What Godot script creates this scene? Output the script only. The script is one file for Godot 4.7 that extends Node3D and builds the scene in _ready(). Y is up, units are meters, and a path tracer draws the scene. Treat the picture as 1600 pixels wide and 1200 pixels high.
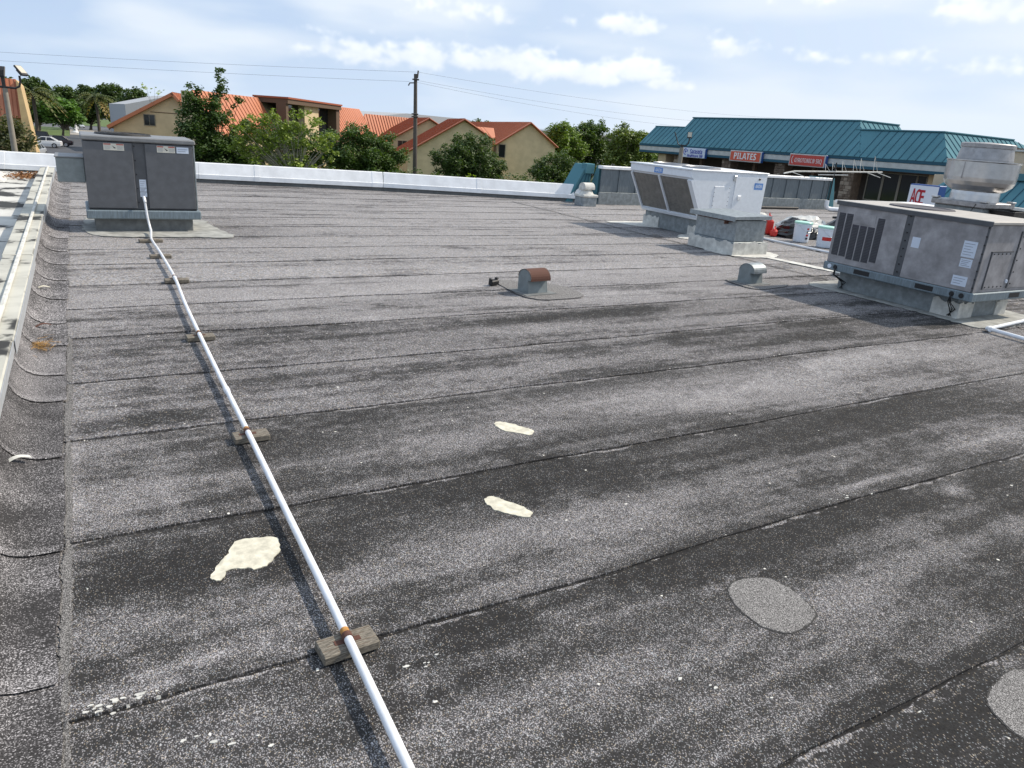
extends Node3D
# A flat shopping-centre roof with air-conditioning units, seen from eye height; the roof falls about one degree for drainage,
# so the surrounding site is turned by that angle against the roof's own axes (SITE).

const EYE := Vector3(0, 1.54, 0)
const GROUND := -4.2
var SITE := Transform3D()
var mats := {}
var tex := {}
var used := {}
var rng := RandomNumberGenerator.new()
var unit_box: Mesh

# ---------------------------------------------------------------- mesh building
class Shape:
	var v := PackedVector3Array()
	var n := PackedVector3Array()
	var uv := PackedVector2Array()
	var c := PackedColorArray()
	var idx := PackedInt32Array()
	var t := Transform3D()
	var colored := false
	var has_uv := false
	var color := Color.WHITE

	func vert(p: Vector3, nn: Vector3, u := Vector2.ZERO) -> int:
		v.append(t * p)
		n.append((t.basis * nn).normalized())
		uv.append(u)
		c.append(color)
		return v.size() - 1

	func tri(a: Vector3, b: Vector3, d: Vector3) -> void:
		var nn := (b - a).cross(d - a).normalized()
		var i := vert(a, nn)
		vert(b, nn)
		vert(d, nn)
		idx.append_array([i, i + 2, i + 1])

	func quad(a: Vector3, b: Vector3, d: Vector3, e: Vector3) -> void:
		var nn := (d - a).cross(e - b).normalized()
		var i := vert(a, nn)
		vert(b, nn)
		vert(d, nn)
		vert(e, nn)
		idx.append_array([i, i + 2, i + 1, i, i + 3, i + 2])

	func quad_out(a: Vector3, b: Vector3, d: Vector3, e: Vector3, out: Vector3) -> void:
		if (d - a).cross(e - b).dot(out) < 0:
			quad(e, d, b, a)
		else:
			quad(a, b, d, e)

	func tri_out(a: Vector3, b: Vector3, d: Vector3, out: Vector3) -> void:
		if (b - a).cross(d - a).dot(out) < 0:
			tri(d, b, a)
		else:
			tri(a, b, d)

	func box(lo: Vector3, hi: Vector3, bevel := 0.0) -> void:
		var m := (lo + hi) / 2
		var h := (hi - lo).abs() / 2
		var b := minf(bevel, minf(h.x, minf(h.y, h.z)) * 0.45)
		for ax in 3:
			var u := (ax + 1) % 3
			var w := (ax + 2) % 3
			for sg in [-1.0, 1.0]:
				var p := []
				for q in [[-1, -1], [1, -1], [1, 1], [-1, 1]]:
					var a := Vector3.ZERO
					a[ax] = sg * h[ax]
					a[u] = q[0] * (h[u] - b)
					a[w] = q[1] * (h[w] - b)
					p.append(m + a)
				var o := Vector3.ZERO
				o[ax] = sg
				quad_out(p[0], p[1], p[2], p[3], o)
			if b > 0:
				for s1 in [-1.0, 1.0]:
					for s2 in [-1.0, 1.0]:
						var e := []
						for q in [[-1.0, 0], [1.0, 0], [1.0, 1], [-1.0, 1]]:
							var a := Vector3.ZERO
							a[ax] = q[0] * (h[ax] - b)
							a[u] = s1 * (h[u] - (b if q[1] == 1 else 0.0))
							a[w] = s2 * (h[w] - (0.0 if q[1] == 1 else b))
							e.append(m + a)
						var o := Vector3.ZERO
						o[u] = s1
						o[w] = s2
						quad_out(e[0], e[1], e[2], e[3], o)
		if b > 0:
			for sx in [-1.0, 1.0]:
				for sy in [-1.0, 1.0]:
					for sz in [-1.0, 1.0]:
						var s := Vector3(sx, sy, sz)
						tri_out(m + s * Vector3(h.x, h.y - b, h.z - b), m + s * Vector3(h.x - b, h.y, h.z - b), m + s * Vector3(h.x - b, h.y - b, h.z), s)

	func tube(path: Array, r, sides := 8, caps := true) -> void:
		var rings := []
		var side := Vector3.ZERO
		for i in path.size():
			var d: Vector3 = (path[mini(i + 1, path.size() - 1)] - path[maxi(i - 1, 0)]).normalized()
			if side == Vector3.ZERO:
				side = d.cross(Vector3.UP if absf(d.y) < 0.9 else Vector3.RIGHT).normalized()
			side = (side - d * side.dot(d)).normalized()
			var up := side.cross(d)
			var rr: float = r[i] if r is Array else r
			var ring := []
			for k in sides:
				var a := TAU * k / sides
				var o := side * cos(a) + up * sin(a)
				ring.append(vert(path[i] + o * rr, o))
			rings.append(ring)
		for i in rings.size() - 1:
			for k in sides:
				var a: int = rings[i][k]
				var b: int = rings[i][(k + 1) % sides]
				var d: int = rings[i + 1][(k + 1) % sides]
				var e: int = rings[i + 1][k]
				idx.append_array([a, b, d, a, d, e])
		if caps:
			for end in [0, path.size() - 1]:
				var d2: Vector3 = (path[0] - path[1]) if end == 0 else (path[end] - path[end - 1])
				var pts := []
				for k in sides:
					pts.append(v[rings[end][k]])
				var keep := t
				t = Transform3D()
				for k in range(1, sides - 1):
					tri_out(pts[0], pts[k], pts[k + 1], keep.basis * d2)
				t = keep

	func lathe(profile: Array, sides := 24, smooth := true) -> void:
		# profile: Vector2(radius, y) from bottom to top
		for i in profile.size() - 1:
			var p: Vector2 = profile[i]
			var q: Vector2 = profile[i + 1]
			var d := (q - p).normalized()
			for k in sides:
				var a0 := TAU * k / sides
				var a1 := TAU * (k + 1) / sides
				var c0 := Vector3(cos(a0), 0, sin(a0))
				var c1 := Vector3(cos(a1), 0, sin(a1))
				var n0 := c0 * d.y + Vector3(0, -d.x, 0)
				var n1 := c1 * d.y + Vector3(0, -d.x, 0)
				if not smooth:
					n0 = (n0 + n1) / 2
					n1 = n0
				var j := vert(c0 * p.x + Vector3(0, p.y, 0), n0)
				vert(c1 * p.x + Vector3(0, p.y, 0), n1)
				vert(c1 * q.x + Vector3(0, q.y, 0), n1)
				vert(c0 * q.x + Vector3(0, q.y, 0), n0)
				idx.append_array([j, j + 1, j + 2, j, j + 2, j + 3])

	func prism(poly: Array, a: Vector3, u: Vector3, w: Vector3, along: Vector3) -> void:
		# polygon (Vector2 list) in the plane a + x*u + y*w, extruded by along
		var pts := []
		var mid := Vector3.ZERO
		var flat := PackedVector2Array()
		for p in poly:
			pts.append(a + u * p.x + w * p.y)
			mid += pts[-1]
			flat.append(p)
		mid = mid / poly.size() + along / 2
		var tris := Geometry2D.triangulate_polygon(flat)
		for k in range(0, tris.size(), 3):
			tri_out(pts[tris[k]], pts[tris[k + 1]], pts[tris[k + 2]], -along)
			tri_out(pts[tris[k]] + along, pts[tris[k + 1]] + along, pts[tris[k + 2]] + along, along)
		var cw := Geometry2D.is_polygon_clockwise(flat)
		for k in pts.size():
			var p0: Vector3 = pts[k]
			var p1: Vector3 = pts[(k + 1) % pts.size()]
			var e: Vector2 = flat[(k + 1) % pts.size()] - flat[k]
			var o2 := Vector2(e.y, -e.x) * (-1.0 if cw else 1.0)
			quad_out(p0, p1, p1 + along, p0 + along, u * o2.x + w * o2.y)

	func mesh() -> ArrayMesh:
		var a := []
		a.resize(Mesh.ARRAY_MAX)
		a[Mesh.ARRAY_VERTEX] = v
		a[Mesh.ARRAY_NORMAL] = n
		if has_uv:
			a[Mesh.ARRAY_TEX_UV] = uv
		if colored:
			a[Mesh.ARRAY_COLOR] = c
		a[Mesh.ARRAY_INDEX] = idx
		var m := ArrayMesh.new()
		m.add_surface_from_arrays(Mesh.PRIMITIVE_TRIANGLES, a)
		return m


# ---------------------------------------------------------------- naming and parenting
func numbered(called: String) -> String:
	var k: int = used.get(called, 0)
	used[called] = k + 1
	return called if k == 0 else "%s_%03d" % [called, k]

func tag(o: Node, label: String, category: String, group := "") -> void:
	o.set_meta("label", label)
	o.set_meta("category", category)
	if group:
		o.set_meta("group", group)

func thing(called: String, label: String, category: String, at := Vector3.ZERO, turn := 0.0, group := "", site := false) -> Node3D:
	var o := Node3D.new()
	o.name = numbered(called)
	add_child(o)
	var tr := Transform3D(Basis(Vector3.UP, turn), at)
	o.transform = SITE * tr if site else tr
	tag(o, label, category, group)
	return o

func structure(called: String, site := false) -> Node3D:
	var o := Node3D.new()
	o.name = numbered(called)
	add_child(o)
	if site:
		o.transform = SITE
	o.set_meta("kind", "structure")
	return o

func part(called: String, s, m: Material, parent: Node3D, label := "") -> MeshInstance3D:
	var o := MeshInstance3D.new()
	o.name = called
	o.mesh = s.mesh() if s is Shape else s
	o.material_override = m
	parent.add_child(o, true)
	if label:
		o.set_meta("label", label)
	return o

func box_part(called: String, lo: Vector3, hi: Vector3, m: Material, parent: Node3D, bevel := 0.006, label := "") -> MeshInstance3D:
	var s := Shape.new()
	s.box(lo, hi, bevel)
	return part(called, s, m, parent, label)

func word(called: String, text: String, h: float, m: Material, parent: Node3D, at: Vector3, basis: Basis, thick := 0.01, wide := 0.0, bold := true) -> MeshInstance3D:
	var f := SystemFont.new()
	f.font_names = PackedStringArray(["Droid Sans"])
	f.font_weight = 700 if bold else 400
	var tm := TextMesh.new()
	tm.text = text
	tm.font = f
	tm.font_size = 64
	tm.pixel_size = h / 47.0
	tm.depth = thick
	var o := part(called, tm, m, parent)
	var sx := 1.0
	if wide > 0:
		sx = wide / maxf(tm.get_aabb().size.x, 0.001)
	o.transform = Transform3D(basis * Basis.from_scale(Vector3(sx, 1, 1)), at)
	return o


# ---------------------------------------------------------------- textures and materials
func grey_tex(called: String, seed_: int, freq: float, oct: int, lo: float, hi: float, size := 512, stretch := Vector2.ONE, gain := 0.5, sharp := 1.0) -> ImageTexture:
	if tex.has(called):
		return tex[called]
	var f := FastNoiseLite.new()
	f.noise_type = FastNoiseLite.TYPE_SIMPLEX_SMOOTH
	f.seed = seed_
	f.frequency = freq
	f.fractal_octaves = oct
	f.fractal_gain = gain
	var w := int(size * stretch.x)
	var h := int(size * stretch.y)
	var im := f.get_seamless_image(w, h, false, false, 0.15)
	if stretch != Vector2.ONE:
		im.resize(size, size, Image.INTERPOLATE_CUBIC)
	im.convert(Image.FORMAT_L8)
	var b := im.get_data()
	for i in b.size():
		var x := clampf((b[i] / 255.0 - 0.5) * sharp + 0.5, 0, 1)
		b[i] = int(255 * (lo + (hi - lo) * x))
	var out := Image.create_from_data(im.get_width(), im.get_height(), false, Image.FORMAT_L8, b)
	out.convert(Image.FORMAT_RGB8)
	tex[called] = ImageTexture.create_from_image(out)
	return tex[called]

func stain_tex() -> ImageTexture:
	# mostly clean, with ragged dark mildew patches drawn out along one axis
	var f := FastNoiseLite.new()
	f.noise_type = FastNoiseLite.TYPE_SIMPLEX_SMOOTH
	f.seed = 13
	f.frequency = 0.012
	f.fractal_octaves = 6
	f.fractal_gain = 0.62
	var im := f.get_seamless_image(512, 512, false, false, 0.15)
	im.convert(Image.FORMAT_L8)
	var b := im.get_data()
	for i in b.size():
		var x := b[i] / 255.0
		b[i] = int(255 * (0.28 + 0.72 * smoothstep(0.27, 0.40, x)) * (0.92 + 0.08 * smoothstep(0.4, 0.7, x)))
	var out := Image.create_from_data(512, 512, false, Image.FORMAT_L8, b)
	out.convert(Image.FORMAT_RGB8)
	return ImageTexture.create_from_image(out)

func mat(called: String, c: Color, rough := 0.6, metal := 0.0, t: Texture2D = null, scale := 1.0, in_world := false) -> StandardMaterial3D:
	if mats.has(called):
		return mats[called]
	var m := StandardMaterial3D.new()
	m.resource_name = called
	m.albedo_color = c.linear_to_srgb()
	m.roughness = rough
	m.metallic = metal
	if t:
		m.albedo_texture = t
		m.uv1_triplanar = true
		m.uv1_world_triplanar = in_world
		m.uv1_scale = Vector3.ONE * scale
	mats[called] = m
	return m

func make_materials() -> void:
	var fine := grey_tex("fine", 3, 0.08, 4, 0.86, 1.0, 512, Vector2.ONE, 0.6, 1.6)
	var blotch := grey_tex("blotch", 5, 0.012, 5, 0.82, 1.0, 512, Vector2.ONE, 0.62, 1.4)
	var soft := grey_tex("soft", 7, 0.01, 4, 0.92, 1.0, 512, Vector2.ONE, 0.55, 1.8)
	var streak := grey_tex("streak", 9, 0.02, 4, 0.86, 1.0, 512, Vector2(4, 0.5), 0.6, 2.0)
	var grain := grey_tex("grain", 11, 0.05, 4, 0.4, 1.0, 512, Vector2(0.25, 6), 0.6, 1.8)
	var clean := grey_tex("clean", 19, 0.02, 5, 0.965, 1.0, 512, Vector2.ONE, 0.6, 1.5)
	var grime := grey_tex("grime", 17, 0.012, 6, 0.78, 1.0, 512, Vector2.ONE, 0.62, 1.5)
	var stain := stain_tex()
	mat("pvc", Color(0.8, 0.82, 0.85), 0.35, 0.0, soft, 1.5)
	mat("wood", Color(0.34, 0.3, 0.24), 0.9, 0.0, grain, 4.0)
	mat("rust", Color(0.115, 0.05, 0.034), 0.9, 0.0, fine, 3.0)
	mat("rust_stain", Color(0.5, 0.25, 0.07), 0.9, 0.0, blotch, 8.0)
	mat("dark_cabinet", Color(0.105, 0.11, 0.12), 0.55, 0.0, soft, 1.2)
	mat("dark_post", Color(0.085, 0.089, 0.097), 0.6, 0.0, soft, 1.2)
	mat("sunlit_cabinet_lid", Color(0.2, 0.205, 0.21), 0.5, 0.0, soft, 1.3)  # same paint as the body, made paler: sunlight on top put into the colour
	mat("hood_grey", Color(0.2, 0.23, 0.235), 0.55, 0.0, soft, 2.0)
	mat("rail_grey", Color(0.2, 0.25, 0.28), 0.5, 0.2, streak, 1.0)
	mat("curb_membrane", Color(0.19, 0.2, 0.2), 0.9, 0.0, blotch, 1.2)
	mat("galvanised", Color(0.33, 0.37, 0.39), 0.5, 0.4, blotch, 1.6)
	mat("galvanised_dull", Color(0.27, 0.3, 0.31), 0.6, 0.3, blotch, 1.4)
	mat("white_steel", Color(0.72, 0.75, 0.79), 0.4, 0.0, clean, 0.9)
	mat("white_cap", Color(0.84, 0.85, 0.86), 0.38, 0.0, soft, 0.6)
	mat("white_coating", Color(0.68, 0.67, 0.62), 0.8, 0.0, blotch, 1.0)
	mat("cream_coating", Color(0.7, 0.66, 0.53), 0.85, 0.0, blotch, 3.0)
	mat("white_roof", Color(0.58, 0.57, 0.53), 0.85, 0.0, stain, 0.16, true)
	mat("curb_cap", Color(0.5, 0.49, 0.43), 0.8, 0.0, stain, 0.2, true)
	mat("edge_metal", Color(0.5, 0.52, 0.54), 0.5, 0.3, soft, 2.0)
	mat("coil", Color(0.28, 0.265, 0.24), 0.7, 0.3, blotch, 1.4)
	mat("tan_cabinet", Color(0.375, 0.36, 0.365), 0.55, 0.0, grime, 0.6)
	mat("tan_lid", Color(0.44, 0.41, 0.37), 0.55, 0.0, soft, 1.0)
	mat("louvre", Color(0.05, 0.048, 0.06), 0.7)
	mat("grey_coating", Color(0.4, 0.4, 0.37), 0.85, 0.0, grime, 0.8)
	mat("bitumen", Color(0.03, 0.029, 0.028), 0.8, 0.0, fine, 4.0)
	mat("black", Color(0.012, 0.012, 0.013), 0.6)
	mat("black_gloss", Color(0.01, 0.01, 0.011), 0.25)
	mat("aluminium", Color(0.6, 0.6, 0.6), 0.3, 0.95, soft, 1.5)
	mat("aluminium_dull", Color(0.42, 0.41, 0.41), 0.45, 0.8, blotch, 1.5)
	mat("sticker", Color(0.6, 0.66, 0.75), 0.5)
	mat("sticker_cream", Color(0.6, 0.58, 0.5), 0.5)
	mat("sticker_red", Color(0.42, 0.1, 0.08), 0.5)
	mat("sticker_blue", Color(0.1, 0.24, 0.55), 0.5)
	mat("print_grey", Color(0.2, 0.22, 0.27), 0.6)
	mat("red", Color(0.5, 0.025, 0.02), 0.45)
	mat("yellow", Color(0.55, 0.32, 0.02), 0.5)
	mat("mint", Color(0.4, 0.68, 0.58), 0.4)
	mat("pail_white", Color(0.66, 0.72, 0.8), 0.35)
	mat("clear_film", Color(0.5, 0.5, 0.48), 0.3)
	mat("dry_leaf", Color(0.22, 0.1, 0.035), 0.9)
	mat("straw", Color(0.33, 0.19, 0.06), 0.9)
	# surroundings
	mat("asphalt", Color(0.075, 0.077, 0.085), 0.9, 0.0, blotch, 0.05)
	mat("asphalt_road", Color(0.11, 0.11, 0.115), 0.9, 0.0, soft, 0.05)
	mat("sidewalk", Color(0.34, 0.31, 0.27), 0.9, 0.0, soft, 0.2)
	mat("grass", Color(0.1, 0.15, 0.03), 0.95, 0.0, blotch, 0.15)
	mat("teal_roof", Color(0.1, 0.235, 0.275), 0.6, 0.0, soft, 0.12)
	mat("teal_dark", Color(0.045, 0.11, 0.15), 0.65, 0.0)
	mat("fascia_white", Color(0.56, 0.57, 0.54), 0.6, 0.0, soft, 0.3)
	mat("stone", Color(0.2, 0.15, 0.11), 0.95, 0.0, blotch, 0.5)
	mat("stone_pale", Color(0.36, 0.29, 0.22), 0.95, 0.0, fine, 1.0)
	mat("cream_wall", Color(0.6, 0.5, 0.36), 0.85, 0.0, soft, 0.2)
	mat("tan_wall", Color(0.62, 0.49, 0.31), 0.85, 0.0, soft, 0.15)
	mat("mustard_wall", Color(0.6, 0.43, 0.22), 0.85, 0.0, soft, 0.15)
	mat("brown_trim", Color(0.11, 0.07, 0.045), 0.8)
	mat("storefront", Color(0.09, 0.07, 0.055), 0.8, 0.0, soft, 0.3)
	mat("window_glass", Color(0.015, 0.018, 0.02), 0.06)
	mat("window_frame", Color(0.2, 0.18, 0.14), 0.5)
	mat("orange_roof", Color(0.52, 0.185, 0.09), 0.55, 0.0, soft, 0.12)
	mat("orange_seam", Color(0.3, 0.075, 0.028), 0.6)
	mat("panel_grey", Color(0.15, 0.18, 0.2), 0.6, 0.15, streak, 0.7)
	mat("bark", Color(0.12, 0.1, 0.075), 0.95, 0.0, blotch, 0.8)
	mat("bark_pale", Color(0.36, 0.33, 0.27), 0.95, 0.0, blotch, 0.8)
	mat("pole_wood", Color(0.13, 0.11, 0.095), 0.9, 0.0, streak, 0.5)
	mat("pole_concrete", Color(0.3, 0.27, 0.22), 0.9, 0.0, soft, 0.6)
	mat("fixture", Color(0.03, 0.028, 0.027), 0.5)
	mat("lens", Color(0.55, 0.5, 0.4), 0.25)
	mat("wire", Color(0.16, 0.16, 0.17), 0.7)
	mat("car_white", Color(0.72, 0.72, 0.72), 0.25)
	mat("car_black", Color(0.012, 0.012, 0.014), 0.2)
	mat("car_dark", Color(0.03, 0.022, 0.026), 0.25)
	mat("car_silver", Color(0.5, 0.52, 0.54), 0.28, 0.4)
	mat("tyre", Color(0.015, 0.015, 0.015), 0.9)
	mat("rim", Color(0.4, 0.4, 0.42), 0.35, 0.7)
	mat("lamp_red", Color(0.3, 0.01, 0.01), 0.3)
	mat("sign_white", Color(0.62, 0.68, 0.78), 0.4)
	mat("sign_orange", Color(0.62, 0.1, 0.05), 0.45)
	mat("sign_red_dark", Color(0.52, 0.06, 0.045), 0.45)
	mat("sign_blue", Color(0.02, 0.075, 0.26), 0.45)
	mat("letter_white", Color(0.78, 0.78, 0.76), 0.5)
	mat("letter_blue", Color(0.04, 0.06, 0.36), 0.5)
	mat("letter_red", Color(0.36, 0.006, 0.02), 0.5)
	mat("far_roof", Color(0.36, 0.37, 0.38), 0.7)
	for q in ["teal_roof", "teal_dark"]:
		mats[q].roughness = 0.8
		mats[q].metallic_specular = 0.2
	var leaf := mat("leaf", Color.WHITE, 0.6)
	leaf.vertex_color_use_as_albedo = true
	leaf.backlight_enabled = true
	leaf.backlight = Color(0.75, 0.8, 0.4)


# ---------------------------------------------------------------- sky
func sky_panorama() -> ImageTexture:
	var f := FastNoiseLite.new()
	f.noise_type = FastNoiseLite.TYPE_SIMPLEX_SMOOTH
	f.seed = 21
	f.frequency = 7.0
	f.fractal_octaves = 5
	f.fractal_gain = 0.55
	var g := FastNoiseLite.new()
	g.noise_type = FastNoiseLite.TYPE_SIMPLEX_SMOOTH
	g.seed = 4
	g.frequency = 2.2
	g.fractal_octaves = 3
	# cumulus: azimuth from -Z towards +X, elevation, half width, half height in degrees, strength
	var puffs := []
	for a in [[18.0, 4.2, 3.2, 1.1, 0.9], [22.5, 4.3, 4.2, 1.2, 1.0], [26.0, 4.2, 3.5, 1.0, 1.0], [29.0, 4.4, 4.5, 1.3, 1.1], [34.0, 3.9, 3.8, 1.1, 1.1], [38.5, 4.3, 2.6, 1.1, 1.1], [40.5, 3.7, 2.6, 0.6, 1.1], [44.3, 6.2, 1.8, 1.1, 1.0], [37.0, 7.3, 3.0, 0.8, 0.9], [50.3, 5.9, 2.2, 0.6, 0.7], [54.4, 6.1, 2.0, 0.8, 0.8], [59.8, 8.9, 3.6, 1.3, 0.8], [26.0, 7.4, 4.5, 1.2, 0.5], [60.0, 5.6, 2.5, 0.8, 0.7], [13.8, 3.9, 2.0, 0.9, 0.6], [49.0, 9.3, 4.0, 0.6, 0.4]]:
		puffs.append(a)
	var r2 := RandomNumberGenerator.new()
	r2.seed = 77
	for k in 46:
		puffs.append([r2.randf_range(75, 345), r2.randf_range(3.0, 13.0), r2.randf_range(2, 5), r2.randf_range(0.7, 1.5), r2.randf_range(0.5, 1.1)])
	var w := 3072
	var h := 1536
	var im := Image.create(512, 256, false, Image.FORMAT_RGB8)
	for y in 128:
		for x in 512:
			im.set_pixel(x, y, sky_color(360.0 * (x + 0.5) / 512, 90.0 - 180.0 * (y + 0.5) / 256, f, g, []))
	for y in range(128, 256):
		for x in 512:
			im.set_pixel(x, y, Color(0.36, 0.36, 0.35))
	im.resize(w, h, Image.INTERPOLATE_CUBIC)
	for y in range(int(h * (90.0 - 17.0) / 180.0), h / 2):
		var el := 90.0 - 180.0 * (y + 0.5) / h
		var near := []
		for p in puffs:
			if absf(el - p[1]) < p[3] * 2.2:
				near.append(p)
		for x in w:
			im.set_pixel(x, y, sky_color(360.0 * (x + 0.5) / w, el, f, g, near))
	return ImageTexture.create_from_image(im)

func sky_color(az: float, el: float, f: FastNoiseLite, g: FastNoiseLite, puffs: Array) -> Color:
	var a := deg_to_rad(az)
	var e := deg_to_rad(el)
	var d := Vector3(sin(a) * cos(e), sin(e), -cos(a) * cos(e))
	var up := clampf(el / 60.0, 0, 1)
	var c := Color(0.66, 0.745, 0.855).lerp(Color(0.46, 0.6, 0.8), up)
	c = c.lerp(Color(0.72, 0.79, 0.87), 0.75 * clampf(1.0 - el / 5.0, 0, 1))
	# thin haze that brightens towards the sun's side, all round its azimuth
	var sunward := clampf(d.dot(Vector3(0.70, 0.70, 0.09)) * 0.5 + 0.5, 0, 1)
	c = c.lerp(Color(0.895, 0.925, 0.96), 0.04 + 0.95 * pow(sunward, 2.9))
	# high veil
	var veil := g.get_noise_3d(d.x, d.y * 3.5, d.z) * 0.9 + f.get_noise_3d(d.x * 0.5, d.y * 2.5, d.z * 0.5) * 0.35
	c = c.lerp(Color(0.84, 0.875, 0.915), clampf(veil * 1.8 + 0.4, 0.05, 0.88))
	var dens := 0.0
	var lift := 0.0
	for p in puffs:
		var da := absf(fposmod(az - p[0] + 180.0, 360.0) - 180.0)
		if da > p[2] * 2.2:
			continue
		var dy: float = (el - p[1]) / p[3]
		if dy < 0:
			dy *= 1.5
		var q: float = p[4] * exp(-(da * da) / (p[2] * p[2]) * 1.1 - dy * dy * 1.1)
		if q > dens:
			lift = dy
		dens = maxf(dens, q)
	if dens > 0.05:
		var nz := f.get_noise_3d(d.x * 2.4, d.y * 4.2, d.z * 2.4) + 0.6 * f.get_noise_3d(d.x * 7.0 + 4.0, d.y * 10.0, d.z * 7.0)
		var k := smoothstep(0.22, 0.75, dens + nz * 0.55)
		# cumulus are white on top and greyer underneath, where they are thick
		var body := Color(0.83, 0.865, 0.905).lerp(Color(0.97, 0.975, 0.98), clampf(0.55 + lift * 0.4 + nz * 0.5, 0, 1))
		c = c.lerp(body, k * 0.8)
	return c


# ---------------------------------------------------------------- the roof membrane
var n_streak := FastNoiseLite.new()
var n_blot := FastNoiseLite.new()
var n_fine := FastNoiseLite.new()
var seams: Array = [0.45, -0.87, -1.80, -2.71, -3.66, -4.48, -5.41, -6.22, -7.02, -7.95, -8.78, -9.6, -10.45, -11.35, -12.25, -13.15, -14.05, -14.95, -15.85, -17.2]
const LAP_X := 8.15
# worn and dirty places: x, z, half length, half depth, change of granule cover
var wear := PackedFloat32Array([0.24,-2.31,.22,.15,-.1,.03,-2.42,.19,.18,-.12,-.11,-1.87,.08,.10,-.18,2.25,-2.67,.52,.14,-.25,3.25,-2.44,.82,.17,-.30,4.68,-2.46,.98,.17,-.30,5.72,-2.51,.48,.10,-.20,2.32,-1.77,.66,.12,-.34,1.90,-1.71,.34,.10,-.32,2.90,-1.73,.53,.12,-.25,3.49,-1.63,.47,.10,-.22,2.29,-1.05,.32,.11,-.20,2.13,-.75,.25,.09,-.34,1.74,-.78,.18,.06,-.28,2.32,-1.54,.37,.10,-.25,.89,-1.67,.18,.12,-.20,2.24,-3.13,.48,.15,-.20,1.17,-3.55,.44,.12,-.18,2.65,-4.86,2.00,.23,-.16,4.42,-5.13,2.16,.19,-.20,.56,-5.39,.71,.16,-.22,1.36,-5.33,.63,.16,-.18,5.46,-4.15,1.35,.30,-.18,6.74,-4.06,1.39,.25,-.20,.52,-4.46,.45,.11,-.15,.28,-3.81,.27,.10,-.20,.52,-2.69,.45,.07,-.16,1.84,-2.42,.48,.15,-.25,1.32,-2.00,.18,.08,-.16,4.18,-2.63,.98,.07,-.15,1.82,-10.39,.69,1.17,-.25,2.92,-12.53,1.71,.68,-.20,2.20,-4.62,.91,.12,-.14,.20,-2.43,.06,.06,-.20,.79,-1.86,.13,.05,-.20,2.79,-1.24,.26,.08,-.14,1.51,-2.68,.40,.11,-.20,2.62,-3.21,.78,.23,.16,3.70,-3.22,1.11,.24,.20,1.89,-2.14,.55,.21,.14,1.28,-3.07,.41,.21,.10,3.22,-4.92,.79,.14,.20,1.17,-4.78,.27,.11,.20,2.61,-7.10,2.70,.43,.10,6.41,-6.95,2.41,.30,.12,4.65,-5.84,1.23,.18,.20,3.03,-6.42,.75,.16,.20,5.63,-3.33,1.43,.20,.16,1.59,-1.47,.34,.13,.10,2.29,-1.28,.25,.10,.08,1.13,-2.28,.24,.13,.08,.36,-1.88,.15,.12,.14,.29,-1.61,.21,.10,.18,-.09,-2.99,.16,.12,.20,-.09,-4.07,.12,.19,.15,-.02,-2.21,.12,.10,.10,1.44,-1.15,.33,.12,.08,4.23,-3.41,.70,.18,.12,-.17,-3.32,.03,.39,.25,-.19,-2.16,.02,.29,.20,.17,-3.00,.04,.16,.20,.64,-1.92,.12,.05,.10,.75,-1.74,.10,.06,.14,6.88,-3.57,.66,.07,.20,6.06,-3.43,.43,.05,.20,1.27,-6.22,.70,.18,.14,5.05,-3.49,.49,.06,.15,1.80,-5.46,.35,.07,.20,3.65,-1.68,.09,.05,.4,3.3,-1.9,.35,.02,.25,4.6,-2.0,.3,.02,.25,-.08,-1.84,.14,.03,.6,.1,-1.9,.2,.02,.4])

func seam_z(row: int, x: float) -> float:
	return seams[row] + 0.05 * n_fine.get_noise_2d(x * 0.22, row * 37.0) + 0.006 * n_fine.get_noise_2d(x * 2.5, row * 11.0)

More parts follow.
